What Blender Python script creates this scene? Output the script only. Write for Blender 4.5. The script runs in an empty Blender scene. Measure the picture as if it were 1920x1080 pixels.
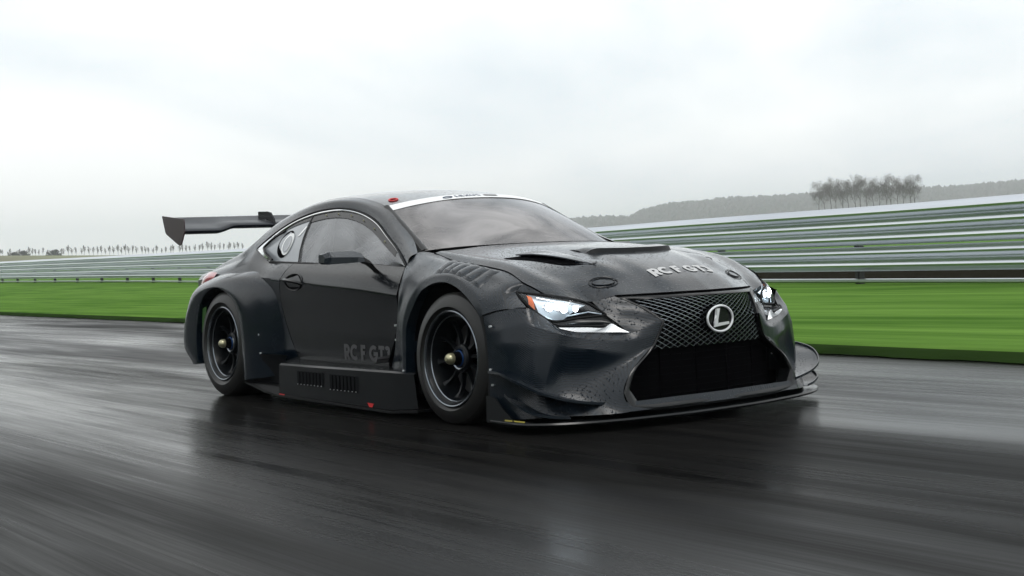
import bpy, bmesh, math, random
import numpy as np
from mathutils import Vector, Matrix
from mathutils.bvhtree import BVHTree

random.seed(7)
C = bpy.context.scene
COL = C.collection

# ------------------------------------------------------------------ camera
CAM = Vector((5.69338, -4.83483, 0.84392))
RIGHT = Vector((0.59980104, 0.79892304, -0.04427975))
DOWN = Vector((-0.00847032, -0.04899655, -0.99876303))
FWD = Vector((-0.80010435, 0.59943417, -0.02262105))
cd = bpy.data.cameras.new('camera')
cam = bpy.data.objects.new('camera', cd)
COL.objects.link(cam)
m = Matrix.Identity(4)
for i in range(3):
    m[i][0] = RIGHT[i]; m[i][1] = -DOWN[i]; m[i][2] = -FWD[i]; m[i][3] = CAM[i]
cam.matrix_world = m
cd.lens = 47.147; cd.sensor_width = 36; cd.clip_start = 0.05; cd.clip_end = 20000
C.camera = cam

# ------------------------------------------------------------------ sky, sun, exposure
SUN_EL, SUN_AZ = math.radians(56), math.radians(-25)       # azimuth measured from +x towards +y
w = bpy.data.worlds.new('World'); C.world = w; w.use_nodes = True
nt = w.node_tree; nt.nodes.clear()
N = nt.nodes.new; L = nt.links.new
out = N('ShaderNodeOutputWorld')
sky = N('ShaderNodeTexSky'); sky.sky_type = 'NISHITA'; sky.sun_disc = False
sky.sun_elevation = SUN_EL; sky.sun_rotation = math.radians(90) - SUN_AZ
bg1 = N('ShaderNodeBackground'); bg1.inputs[1].default_value = 0.08; L(sky.outputs[0], bg1.inputs[0])
tc = N('ShaderNodeTexCoord')
mp = N('ShaderNodeMapping'); mp.inputs['Scale'].default_value = (1.0, 1.0, 2.6); L(tc.outputs['Generated'], mp.inputs[0])
nz = N('ShaderNodeTexNoise'); nz.inputs['Scale'].default_value = 2.1; nz.inputs['Detail'].default_value = 7
nz.inputs['Roughness'].default_value = 0.55; nz.inputs['Distortion'].default_value = 0.4; L(mp.outputs[0], nz.inputs['Vector'])
cr = N('ShaderNodeValToRGB'); cr.color_ramp.elements[0].position = 0.38; cr.color_ramp.elements[0].color = (0.69, 0.745, 0.785, 1)
cr.color_ramp.elements[1].position = 0.60; cr.color_ramp.elements[1].color = (0.97, 0.975, 0.965, 1)
L(nz.outputs['Fac'], cr.inputs[0])
bg2 = N('ShaderNodeBackground'); bg2.inputs[1].default_value = 1.42; L(cr.outputs[0], bg2.inputs[0])
mx = N('ShaderNodeMixShader'); mx.inputs[0].default_value = 0.93
L(bg1.outputs[0], mx.inputs[1]); L(bg2.outputs[0], mx.inputs[2]); L(mx.outputs[0], out.inputs[0])
sd = bpy.data.lights.new('sun', 'SUN'); sd.energy = 0.9; sd.angle = math.radians(20); sd.color = (1.0, 0.97, 0.93)
sun = bpy.data.objects.new('sun', sd); COL.objects.link(sun)
dv = Vector((math.cos(SUN_EL) * math.cos(SUN_AZ), math.cos(SUN_EL) * math.sin(SUN_AZ), math.sin(SUN_EL)))
sun.rotation_euler = dv.to_track_quat('Z', 'Y').to_euler(); sun.location = (0, 0, 30)
C.view_settings.view_transform = 'Standard'; C.view_settings.look = 'None'
C.view_settings.exposure = 0.0; C.view_settings.gamma = 1.0; C.view_settings.use_curve_mapping = False
C.render.engine = 'CYCLES'
C.cycles.max_bounces = 8; C.cycles.transparent_max_bounces = 16; C.cycles.volume_bounces = 1
C.cycles.use_denoising = True

# ------------------------------------------------------------------ materials
def principled(name, col, rough=0.5, metal=0.0, spec=0.5, coat=0.0, coat_rough=0.1, alpha=1.0, emis=None, es=0.0):
    mt = bpy.data.materials.new(name); mt.use_nodes = True
    b = mt.node_tree.nodes['Principled BSDF']
    b.inputs['Base Color'].default_value = (*col, 1); b.inputs['Roughness'].default_value = rough
    b.inputs['Metallic'].default_value = metal; b.inputs['Specular IOR Level'].default_value = spec
    b.inputs['Coat Weight'].default_value = coat; b.inputs['Coat Roughness'].default_value = coat_rough
    b.inputs['Alpha'].default_value = alpha
    if emis:
        b.inputs['Emission Color'].default_value = (*emis, 1); b.inputs['Emission Strength'].default_value = es
    return mt

def nodes_of(mt):
    t = mt.node_tree
    return t, t.nodes.new, t.links.new, t.nodes['Principled BSDF']

def math_node(t, op, a=None, b=None, va=None, vb=None, clamp=False):
    n = t.nodes.new('ShaderNodeMath'); n.operation = op; n.use_clamp = clamp
    if a is not None: t.links.new(a, n.inputs[0])
    if b is not None: t.links.new(b, n.inputs[1])
    if va is not None: n.inputs[0].default_value = va
    if vb is not None: n.inputs[1].default_value = vb
    return n.outputs[0]

def wet_carbon(name, col, rough, weave=0.5, drops=1.0, coat=0.25, spec=0.3):
    """satin carbon fibre with a fine twill, rain drops standing on the faces that look up"""
    mt = principled(name, col, rough, spec=spec, coat=coat, coat_rough=0.10)
    t, N, L, b = nodes_of(mt)
    tc = N('ShaderNodeTexCoord')
    # twill: two crossed diagonal waves
    mpn = N('ShaderNodeMapping'); mpn.inputs['Rotation'].default_value = (0.6, 0.5, 0.78); L(tc.outputs['Object'], mpn.inputs[0])
    wv = N('ShaderNodeTexWave'); wv.inputs['Scale'].default_value = 52; wv.inputs['Distortion'].default_value = 0.0
    L(mpn.outputs[0], wv.inputs[0])
    ns = N('ShaderNodeTexNoise'); ns.inputs['Scale'].default_value = 3.0; ns.inputs['Detail'].default_value = 5
    L(tc.outputs['Object'], ns.inputs['Vector'])
    mixc = N('ShaderNodeMix'); mixc.data_type = 'RGBA'
    mixc.inputs[6].default_value = (*[c * (1 - 0.45 * weave) for c in col], 1)
    mixc.inputs[7].default_value = (*[c * (1 + 0.9 * weave) for c in col], 1)
    L(wv.outputs['Fac'], mixc.inputs[0]); L(mixc.outputs[2], b.inputs['Base Color'])
    # roughness: large soft variation + weave
    r1 = N('ShaderNodeMapRange'); r1.inputs[3].default_value = rough - 0.07; r1.inputs[4].default_value = rough + 0.09
    r1.inputs[1].default_value = 0.3; r1.inputs[2].default_value = 0.7
    L(ns.outputs['Fac'], r1.inputs[0])
    L(math_node(t, 'ADD', r1.outputs[0], math_node(t, 'MULTIPLY', wv.outputs['Fac'], vb=0.06 * weave)), b.inputs['Roughness'])
    # drops
    bump1 = N('ShaderNodeBump'); bump1.inputs['Strength'].default_value = 0.05 * weave; bump1.inputs['Distance'].default_value = 0.002
    L(wv.outputs['Fac'], bump1.inputs['Height'])
    last = bump1
    if drops > 0:
        geo = N('ShaderNodeNewGeometry'); sep = N('ShaderNodeSeparateXYZ'); L(geo.outputs['Normal'], sep.inputs[0])
        up = N('ShaderNodeMapRange'); up.inputs[1].default_value = 0.12; up.inputs[2].default_value = 0.55; L(sep.outputs[2], up.inputs[0])
        hsum = None
        for sc, th, amp in ((58, 0.30, 1.0), (120, 0.30, 0.5)):
            vo = N('ShaderNodeTexVoronoi'); vo.inputs['Scale'].default_value = sc; L(tc.outputs['Object'], vo.inputs['Vector'])
            h = N('ShaderNodeMapRange'); h.inputs[1].default_value = th; h.inputs[2].default_value = 0.04
            h.inputs[3].default_value = 0.0; h.inputs[4].default_value = 1.0; h.interpolation_type = 'SMOOTHSTEP'
            L(vo.outputs['Distance'], h.inputs[0])
            # only some cells carry a drop
            sc2 = N('ShaderNodeSeparateColor'); L(vo.outputs['Color'], sc2.inputs[0])
            thr = math_node(t, 'GREATER_THAN', sc2.outputs[0], vb=0.2)
            hh = math_node(t, 'MULTIPLY', math_node(t, 'MULTIPLY', h.outputs[0], thr), vb=amp)
            hsum = hh if hsum is None else math_node(t, 'ADD', hsum, hh)
        film = N('ShaderNodeMapRange'); film.inputs[1].default_value = 0.45; film.inputs[2].default_value = 0.97; film.inputs[3].default_value = coat; film.inputs[4].default_value = 0.85
        L(sep.outputs[2], film.inputs[0]); L(film.outputs[0], b.inputs['Coat Weight'])
        hm = math_node(t, 'MULTIPLY', hsum, up.outputs[0])
        bump2 = N('ShaderNodeBump'); bump2.inputs['Strength'].default_value = 0.9 * drops; bump2.inputs['Distance'].default_value = 0.006
        L(hm, bump2.inputs['Height']); L(bump1.outputs[0], bump2.inputs['Normal'])
        last = bump2
    L(last.outputs[0], b.inputs['Normal'])
    if drops > 0: L(last.outputs[0], b.inputs['Coat Normal'])
    return mt

M = {}
M['carbon'] = wet_carbon('wet_carbon', (0.0020, 0.0052, 0.0095), 0.19, 0.5, 1.0, 0.08, 0.44)
M['carbon_fine'] = wet_carbon('satin_carbon', (0.0024, 0.0058, 0.0100), 0.26, 0.9, 0.8, 0.04, 0.40)
M['door_black'] = wet_carbon('door_black', (0.0018, 0.003, 0.0045), 0.17, 0.1, 0.8, 0.08, 0.38)
M['wing'] = wet_carbon('wing_carbon', (0.006, 0.008, 0.012), 0.34, 0.6, 0.0, 0.0, 0.35)
M['black'] = principled('matte_black', (0.005, 0.0055, 0.006), 0.55, spec=0.2)
M['dark'] = principled('dark_void', (0.002, 0.002, 0.0025), 0.9, spec=0.02)
M['gloss_black'] = principled('gloss_black', (0.004, 0.0045, 0.005), 0.22, spec=0.4)
M['skirt'] = wet_carbon('skirt_black', (0.005, 0.006, 0.007), 0.48, 0.2, 0.3, 0.0, 0.2)
M['chrome'] = principled('chrome', (0.86, 0.87, 0.88), 0.12, metal=1.0)
M['chrome_satin'] = principled('satin_trim', (0.80, 0.82, 0.83), 0.3, metal=0.6)
M['badge'] = principled('badge_silver', (0.80, 0.81, 0.82), 0.35, metal=0.35)
M['white'] = principled('white_vinyl', (0.82, 0.83, 0.83), 0.4)
M['letter_grey'] = principled('letter_grey', (0.50, 0.50, 0.50), 0.5)
M['letter_dark'] = principled('letter_dark_grey', (0.075, 0.075, 0.078), 0.6, spec=0.2)
M['letter_navy'] = principled('letter_navy', (0.06, 0.08, 0.13), 0.5)
M['tyre'] = principled('tyre_rubber', (0.012, 0.012, 0.0115), 0.40, spec=0.4)
M['tyre_tread'] = principled('tyre_tread', (0.014, 0.0135, 0.012), 0.7, spec=0.3)
M['rim'] = principled('rim_black', (0.002, 0.003, 0.004), 0.32, spec=0.22)
M['rim_edge'] = principled('rim_edge', (0.20, 0.22, 0.24), 0.22, metal=0.85)
M['brake'] = principled('brake_disc', (0.05, 0.05, 0.05), 0.5, metal=0.5)
M['nut'] = principled('nut_gold', (0.42, 0.40, 0.26), 0.3, metal=0.7)
M['blue'] = principled('blue_ring', (0.008, 0.05, 0.17), 0.4, metal=0.4)
M['red'] = principled('red_mark', (0.55, 0.03, 0.03), 0.4)
M['red_lamp'] = principled('red_lamp', (0.42, 0.035, 0.04), 0.15, coat=0.8)
M['amber'] = principled('amber_reflector', (0.80, 0.17, 0.03), 0.3, emis=(1.0, 0.22, 0.05), es=0.25)
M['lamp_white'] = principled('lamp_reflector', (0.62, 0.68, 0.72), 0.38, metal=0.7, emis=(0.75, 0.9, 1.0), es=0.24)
M['led'] = principled('led_light', (1, 1, 1), 0.3, emis=(0.85, 0.95, 1.0), es=14.0)
M['drl'] = principled('daylight_strip', (0.9, 0.9, 0.9), 0.3, emis=(0.92, 0.96, 1.0), es=0.42)
M['mesh'] = principled('grille_metal', (0.38, 0.41, 0.44), 0.22, metal=0.95)
M['wing_end'] = principled('wing_endplate', (0.045, 0.030, 0.032), 0.35)
M['yellow'] = principled('hazard_yellow', (0.5, 0.42, 0.08), 0.5)
M['green_print'] = principled('green_print', (0.03, 0.10, 0.015), 0.5)
M['cage'] = principled('cage_tube', (0.16, 0.165, 0.17), 0.5)
M['interior'] = principled('interior_dark', (0.02, 0.02, 0.022), 0.8)

def glass(name, tint, fog, gloss_rough=0.05, fogcol=(0.34, 0.33, 0.32), fogvar=0.5):
    """thin pane: mirror reflection by Fresnel over a clear sheet with a misted film"""
    mt = bpy.data.materials.new(name); mt.use_nodes = True
    t = mt.node_tree; t.nodes.clear(); N = t.nodes.new; L = t.links.new
    o = N('ShaderNodeOutputMaterial')
    tr = N('ShaderNodeBsdfTransparent'); tr.inputs[0].default_value = (*tint, 1)
    df = N('ShaderNodeBsdfDiffuse'); df.inputs[0].default_value = (*fogcol, 1)
    gl = N('ShaderNodeBsdfGlossy'); gl.inputs[0].default_value = (0.9, 0.92, 0.95, 1); gl.inputs['Roughness'].default_value = gloss_rough
    tc = N('ShaderNodeTexCoord'); ns = N('ShaderNodeTexNoise'); ns.inputs['Scale'].default_value = 2.6; ns.inputs['Detail'].default_value = 6
    ns.inputs['Distortion'].default_value = 1.2
    L(tc.outputs['Object'], ns.inputs['Vector'])
    mr = N('ShaderNodeMapRange'); mr.inputs[1].default_value = 0.32; mr.inputs[2].default_value = 0.68
    mr.inputs[3].default_value = fog * (1 - fogvar); mr.inputs[4].default_value = min(1, fog * (1 + fogvar)); L(ns.outputs['Fac'], mr.inputs[0])
    m1 = N('ShaderNodeMixShader'); L(mr.outputs[0], m1.inputs[0]); L(tr.outputs[0], m1.inputs[1]); L(df.outputs[0], m1.inputs[2])
    fr = N('ShaderNodeFresnel'); fr.inputs[0].default_value = 1.5
    m2 = N('ShaderNodeMixShader'); L(fr.outputs[0], m2.inputs[0]); L(m1.outputs[0], m2.inputs[1]); L(gl.outputs[0], m2.inputs[2])
    L(m2.outputs[0], o.inputs[0])
    return mt
M['glass'] = glass('windscreen_glass', (0.78, 0.78, 0.77), 0.50, 0.10, (0.38, 0.36, 0.355), 0.6)
M['side_glass'] = glass('side_glass', (0.85, 0.86, 0.87), 0.36, 0.12, (0.44, 0.45, 0.46), 0.4)
M['quarter_panel'] = principled('quarter_window_grey', (0.30, 0.32, 0.34), 0.25, coat=0.5)
M['lens'] = glass('headlight_lens', (0.97, 0.98, 1.0), 0.02, 0.03, (0.8, 0.8, 0.8), 0.3)

# ------------------------------------------------------------------ object helpers
def link(name, me, parent=None, mat=None):
    o = bpy.data.objects.new(name, me); COL.objects.link(o)
    if parent is not None: o.parent = parent
    if mat is not None and me is not None:
        me.materials.clear(); me.materials.append(mat)
    return o

def empty(name, loc=(0, 0, 0), parent=None):
    o = bpy.data.objects.new(name, None); COL.objects.link(o); o.location = loc
    o.empty_display_size = 0.2
    if parent is not None: o.parent = parent
    return o

def tag(o, label=None, cat=None, group=None, kind=None):
    if label: o['label'] = label
    if cat: o['category'] = cat
    if group: o['group'] = group
    if kind: o['kind'] = kind
    return o

class MB:
    """collects vertices and faces, links them as one mesh"""
    def __init__(s): s.v = []; s.f = []
    def grid(s, G, flip=False, close=False):
        n, k = len(G), len(G[0]); b = len(s.v)
        for r in G: s.v.extend([tuple(p) for p in r])
        for i in range(n - 1):
            for j in range(k - (0 if close else 1)):
                a = b + i * k + j; c = b + i * k + (j + 1) % k
                q = (a, c, c + k, a + k)
                s.f.append(q[::-1] if flip else q)
        return s
    def poly(s, pts, flip=False):
        b = len(s.v); s.v.extend([tuple(p) for p in pts]); q = tuple(range(b, b + len(pts)))
        s.f.append(q[::-1] if flip else q); return s
    def prism(s, pts, off):
        """solid: polygon pts extruded by vector off"""
        off = Vector(off); a = [Vector(p) for p in pts]; c = [p + off for p in a]
        s.poly(a); s.poly(c, True); n = len(a)
        for i in range(n):
            j = (i + 1) % n; s.poly([a[j], a[i], c[i], c[j]])
        return s
    def box(s, c, d, rot=None):
        c = Vector(c); hx, hy, hz = d[0] / 2, d[1] / 2, d[2] / 2
        P = [Vector((x, y, z)) for x in (-hx, hx) for y in (-hy, hy) for z in (-hz, hz)]
        if rot is not None: P = [rot @ p for p in P]
        b = len(s.v); s.v.extend([tuple(c + p) for p in P])
        for q in ((0, 1, 3, 2), (4, 6, 7, 5), (0, 4, 5, 1), (2, 3, 7, 6), (0, 2, 6, 4), (1, 5, 7, 3)):
            s.f.append(tuple(b + i for i in q))
        return s
    def tube(s, pts, r, n=8, cap=True):
        pts = [Vector(p) for p in pts]; rr = r if isinstance(r, (list, tuple)) else [r] * len(pts)
        G = []; up = Vector((0, 0, 1))
        for i, p in enumerate(pts):
            d = (pts[min(i + 1, len(pts) - 1)] - pts[max(i - 1, 0)]).normalized()
            u = d.cross(up)
            if u.length < 0.05: u = d.cross(Vector((1, 0, 0)))
            u.normalize(); vv = d.cross(u)
            G.append([p + (u * math.cos(2 * math.pi * k / n) + vv * math.sin(2 * math.pi * k / n)) * rr[i] for k in range(n)])
        s.grid(G, close=True)
        if cap: s.poly(G[0]); s.poly(G[-1], True)
        return s
    def build(s, name, mat, parent=None, smooth=35, weld=1e-4, recalc=True):
        me = bpy.data.meshes.new(name)
        bm = bmesh.new()
        vs = [bm.verts.new(p) for p in s.v]
        for q in s.f:
            try: bm.faces.new([vs[i] for i in q])
            except ValueError: pass
        if weld: bmesh.ops.remove_doubles(bm, verts=bm.verts, dist=weld)
        if recalc: bmesh.ops.recalc_face_normals(bm, faces=bm.faces)
        bm.to_mesh(me); bm.free()
        if smooth:
            for p in me.polygons: p.use_smooth = True
            me.set_sharp_from_angle(angle=math.radians(smooth))
        return link(name, me, parent, mat)

# ---- spline surfaces; body points are (x forward, w outward, z up); side +1 is the side the camera sees (world y = -w)
def run_spline(P, n):
    P = [np.array(p, float) for p in P]
    if len(P) == 2:
        return [P[0] + (P[1] - P[0]) * k / n for k in range(n + 1)]
    t = [0.0]
    for a, b in zip(P, P[1:]): t.append(t[-1] + max(np.linalg.norm(b - a), 1e-5) ** 0.5)
    T = []
    for i in range(len(P)):
        if i == 0: d = (P[1] - P[0]) / (t[1] - t[0])
        elif i == len(P) - 1: d = (P[-1] - P[-2]) / (t[-1] - t[-2])
        else:
            h0, h1 = t[i] - t[i - 1], t[i + 1] - t[i]
            d = ((P[i] - P[i - 1]) / h0 * h1 + (P[i + 1] - P[i]) / h1 * h0) / (h0 + h1)
        T.append(d)
    R = []
    for i in range(len(P) - 1):
        h = t[i + 1] - t[i]
        for k in range(n):
            s = k / n
            R.append((2 * s**3 - 3 * s**2 + 1) * P[i] + (s**3 - 2 * s**2 + s) * h * T[i] + (-2 * s**3 + 3 * s**2) * P[i + 1] + (s**3 - s**2) * h * T[i + 1])
    R.append(P[-1]); return R

def spline(P, n=6, sharp=()):
    cuts = [0] + sorted(i for i in sharp if 0 < i < len(P) - 1) + [len(P) - 1]
    R = []
    for a, b in zip(cuts, cuts[1:]):
        r = run_spline(P[a:b + 1], n); R += r if not R else r[1:]
    return R

def loft(rows, nu=6, nv=6, sr=(), sc=()):
    fine = [spline(r, nu, sc) for r in rows]
    cols = [spline([f[j] for f in fine], nv, sr) for j in range(len(fine[0]))]
    return [[cols[j][i] for j in range(len(cols))] for i in range(len(cols[0]))]

def W(p, s=1): return Vector((p[0], -p[1] * s, p[2]))
def WG(G, s=1): return [[W(p, s) for p in r] for r in G]

BV = {}
def keep(o, *keys):
    """remember a panel's surface so that trim can be laid onto it"""
    me = o.data
    t = BVHTree.FromPolygons([v.co.copy() for v in me.vertices], [tuple(p.vertices) for p in me.polygons])
    for k in keys: BV.setdefault(k, []).append(t)

def drop(key, org, d):
    best = None
    for t in BV[key]:
        h = t.ray_cast(Vector(org), Vector(d).normalized())
        if h[0] is not None and (best is None or h[3] < best[3]): best = h
    return best

def lay(key, pts, d, off=0.004, back=0.6):
    """points moved along d onto the kept surface, lifted by off"""
    d = Vector(d).normalized(); R = []
    for p in pts:
        p = Vector(p); h = drop(key, p - d * back, d)
        R.append(h[0] - d * off if h else p)
    return R

def arc(cx_, cy_, rx, ry, a0, a1, n=14):
    return [(cx_ + rx*math.cos(math.radians(a0+(a1-a0)*k/n)), cy_ + ry*math.sin(math.radians(a0+(a1-a0)*k/n))) for k in range(n+1)]
GLYPH = {  # strokes on a letter one unit tall, and its advance
 'R': ([[(.12,0),(.12,1)], [(.0,.885),(.34,.885)] + arc(.34,.66,.20,.225,90,-90,10) + [(.12,.435)], [(.30,.44),(.56,.0)]], .72),
 'C': ([arc(.48,.5,.38,.385,48,312,22)], .86), 'F': ([[(.12,0),(.12,1)], [(.0,.885),(.52,.885)], [(.12,.50),(.46,.50)]], .60),
 'G': ([arc(.48,.5,.38,.385,48,345,24), [(.48,.47),(.95,.47)]], 1.02), 'T': ([[(.0,.885),(.62,.885)], [(.31,.9),(.31,0)]], .68),
 '3': ([arc(.24,.715,.19,.17,150,-80,12), arc(.24,.30,.23,.19,82,-150,14)], .62), ' ': ([], .34),
 'L': ([[(.12,1),(.12,0)], [(.0,.115),(.5,.115)]], .62), 'E': ([[(.12,0),(.12,1)], [(.0,.885),(.5,.885)], [(.12,.5),(.46,.5)], [(.0,.115),(.5,.115)]], .64),
 'X': ([[(.08,0),(.62,1)], [(.62,0),(.08,1)]], .74), 'U': ([[(.12,1),(.12,.36)] + arc(.36,.36,.24,.25,180,360,12) + [(.60,1)]], .80),
 'S': ([arc(.30,.70,.19,.19,30,250,12) + arc(.30,.30,.20,.19,70,-150,12)], .66)}
def letters(text, height, org, U, V, key, d, mat, name, parent, stroke=.23, off=.004, font_w=1.0):
    org, U, V = Vector(org), Vector(U), Vector(V); mb = MB(); x = 0
    lift = 0
    for ch in text:
        for st in GLYPH[ch][0]:
            P = []
            for a, b in zip(st, st[1:]):
                n = max(1, int(math.hypot(b[0]-a[0], b[1]-a[1]) / .12))
                P += [(a[0]+(b[0]-a[0])*k/n, a[1]+(b[1]-a[1])*k/n) for k in range(n)]
            P.append(st[-1]); G = []
            for i, p in enumerate(P):
                q0, q1 = P[max(i-1, 0)], P[min(i+1, len(P)-1)]; dx, dy = q1[0]-q0[0], q1[1]-q0[1]; ln = math.hypot(dx, dy) or 1
                nx, ny = -dy/ln*stroke/2, dx/ln*stroke/2
                row = [(p[0]+nx*k, p[1]+ny*k) for k in (1, 0, -1)]
                G.append([org + U*((x + r[0]) * height * font_w) + V*(max(0, min(1, r[1])) * height) for r in row])
            lift = (lift + .0002) % .0008
            if key: G = [lay(key, r, d, off + lift) for r in G]
            mb.grid(G)
        x += GLYPH[ch][1]
    return mb.build(name, mat, parent, 60, weld=0)

# ================================================================== THE CAR
car = empty('race_car', (-1.35, 0, 0))
tag(car, 'black wet carbon racing coupe with lit headlights and tall rear wing on the track', 'race car')
car_inv = Matrix.Translation((1.35, 0, 0))
def part(mb, name, mat, parent=None, smooth=35, keys=(), weld=1e-4):
    o = mb.build(name, mat, None, smooth, weld)
    if keys: keep(o, *keys)
    o.parent = parent or car
    o.matrix_parent_inverse = car_inv if parent is None else Matrix.Identity(4)
    return o

# ---- quarter panel and door (both sides)
QD = [  # rows top to bottom; columns tail -> door front seam; the door seam is column 6
 [(-3.50,.70,.835),(-3.10,.775,.875),(-2.75,.81,.915),(-2.506,.803,.975),(-2.27,.83,.892),(-2.05,.842,.884),(-1.885,.85,.878),(-1.5,.86,.860),(-.984,.86,.844),(-.60,.85,.817)],
 [(-3.50,.76,.82),(-3.10,.83,.845),(-2.75,.862,.865),(-2.506,.868,.885),(-2.27,.876,.845),(-2.07,.886,.838),(-1.93,.892,.83),(-1.5,.90,.805),(-.984,.908,.782),(-.565,.905,.75)],
 [(-3.50,.80,.78),(-3.10,.87,.80),(-2.75,.895,.807),(-2.506,.905,.800),(-2.27,.912,.788),(-2.10,.918,.779),(-1.975,.922,.770),(-1.5,.932,.738),(-.984,.940,.702),(-.56,.940,.664)],
 [(-3.50,.80,.62),(-3.10,.865,.64),(-2.75,.885,.65),(-2.506,.892,.65),(-2.27,.898,.65),(-2.13,.900,.65),(-2.012,.902,.645),(-1.5,.912,.62),(-.984,.922,.59),(-.575,.925,.56)],
 [(-3.50,.79,.45),(-3.10,.85,.47),(-2.75,.87,.47),(-2.506,.875,.47),(-2.27,.882,.47),(-2.08,.884,.46),(-1.955,.888,.455),(-1.5,.896,.45),(-.984,.905,.44),(-.645,.908,.43)],
 [(-3.50,.78,.27),(-3.10,.84,.27),(-2.75,.86,.27),(-2.506,.866,.27),(-2.27,.872,.27),(-2.0,.876,.27),(-1.83,.882,.272),(-1.5,.888,.266),(-.984,.896,.258),(-.735,.900,.252)],
 [(-3.50,.74,.20),(-3.10,.80,.20),(-2.75,.82,.20),(-2.506,.826,.20),(-2.27,.832,.20),(-2.0,.836,.20),(-1.81,.842,.20),(-1.5,.848,.20),(-.984,.856,.20),(-.73,.86,.20)],
]
def shrink_col(rows, idx, dx):
    out = []
    for r in rows:
        r = list(r); p = r[idx]; r[idx] = (p[0] + dx, p[1], p[2]); out.append(r)
    return out
for s in (1, -1):
    q = shrink_col([r[:7] for r in QD], 6, -0.005)
    G = loft(q, 7, 5, sr=(2,), sc=(3,))
    mb = MB(); WGq = WG(G, s)
    # wheel opening: leave out the faces inside the arch
    n, k = len(WGq), len(WGq[0])
    for i in range(n - 1):
        for j in range(k - 1):
            quad = [WGq[i][j], WGq[i][j + 1], WGq[i + 1][j + 1], WGq[i + 1][j]]
            c = sum(quad, Vector()) / 4
            if math.hypot(c.x + 2.73, c.z - 0.35) < 0.395 or (abs(c.x + 2.75) < 0.37 and c.z < 0.3): continue
            mb.poly(quad)
    o = part(mb, 'quarter_panel', M['carbon'], keys=('side', 'quarter') if s == 1 else ('side_far',))
    d = shrink_col([r[6:] for r in QD], 3, -0.005); d = shrink_col(d, 0, 0.003)
    door = part(MB().grid(WG(loft(d, 10, 6, sr=(2,)), s)), 'door', M['door_black'], keys=('side', 'door') if s == 1 else ('side_far',))
    if s == 1: DOOR = door
    # dark liner behind the shut lines
    lin = [[(p[0], p[1] - 0.02, p[2]) for p in r[5:]] for r in QD]
    part(MB().grid(WG(loft(lin, 4, 2), s)), 'body_liner', M['dark'])

# ---- greenhouse: band between window trim and roof edge
GA = [(-.610,.835,.820),(-.800,.770,.920),(-.979,.722,1.000),(-1.173,.670,1.086),(-1.342,.642,1.141),(-1.517,.625,1.179),(-1.681,.622,1.198),(-1.82,.632,1.199),(-1.974,.655,1.186),(-2.161,.703,1.141),(-2.332,.760,1.066),(-2.506,.803,.975),(-2.75,.81,.915),(-3.10,.775,.875),(-3.50,.70,.835)]
GE = [(-.600,.765,.893),(-.760,.685,.968),(-.930,.643,1.058),(-1.180,.600,1.184),(-1.400,.580,1.236),(-1.600,.568,1.262),(-1.850,.558,1.273),(-2.02,.560,1.266),(-2.20,.570,1.243),(-2.40,.588,1.200),(-2.58,.608,1.148),(-2.78,.630,1.066),(-2.97,.648,.978),(-3.20,.668,.902),(-3.50,.690,.838)]
GM = [((a[0]+b[0])/2, (a[1]+b[1])/2 + .016, (a[2]+b[2])/2 + .014) for a, b in zip(GA, GE)]
GM[-1] = (-3.5,.696,.838)
for s in (1, -1):
    part(MB().grid(WG(loft([GA, GM, GE], 6, 6, sc=(11,)), s)), 'roof_pillar', M['carbon'], keys=('pillar',) if s == 1 else ())
# ---- roof, rear window, boot lid
def across(i, crown, mid=0.55):
    e = GE[i]; fx = {3: 0.115, 4: 0.03}.get(i, 0.0)
    return [e, (e[0]+fx*.45, e[1]*.78, e[2]+crown*.40), (e[0]+fx*.8, e[1]*.42, e[2]+crown*.84), (e[0]+fx, 0, e[2]+crown)]
def both(rows):          # mirror rows that run edge -> centre so they run edge -> edge
    return [r + [(p[0], -p[1], p[2]) for p in r[-2::-1]] for r in rows]
crown = {3: .060, 4: .050, 5: .044, 6: .040, 7: .040, 8: .042, 9: .05, 10: .055, 11: .06, 12: .05, 13: .035, 14: .03}
part(MB().grid(WG(loft(both([across(i, crown[i]) for i in range(3, 9)]), 5, 6))), 'roof', M['carbon'], keys=('roof',))
part(MB().grid(WG(loft(both([across(i, crown[i]) for i in range(8, 12)]), 5, 6))), 'rear_window', M['side_glass'])
part(MB().grid(WG(loft(both([across(i, crown[i]) for i in range(11, 15)]), 5, 6))), 'boot_lid', M['carbon'])
# ---- tail
rt = [[(-3.50,.70,.835),(-3.55,.45,.86),(-3.57,0,.87)], [(-3.56,.72,.76),(-3.62,.45,.78),(-3.64,0,.79)],
      [(-3.50,.80,.62),(-3.66,.5,.62),(-3.70,0,.62)], [(-3.45,.84,.40),(-3.66,.5,.40),(-3.70,0,.40)], [(-3.40,.84,.24),(-3.60,.5,.22),(-3.62,0,.22)]]
part(MB().grid(WG(loft(both(rt), 6, 5))), 'rear_bumper', M['carbon'])

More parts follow.
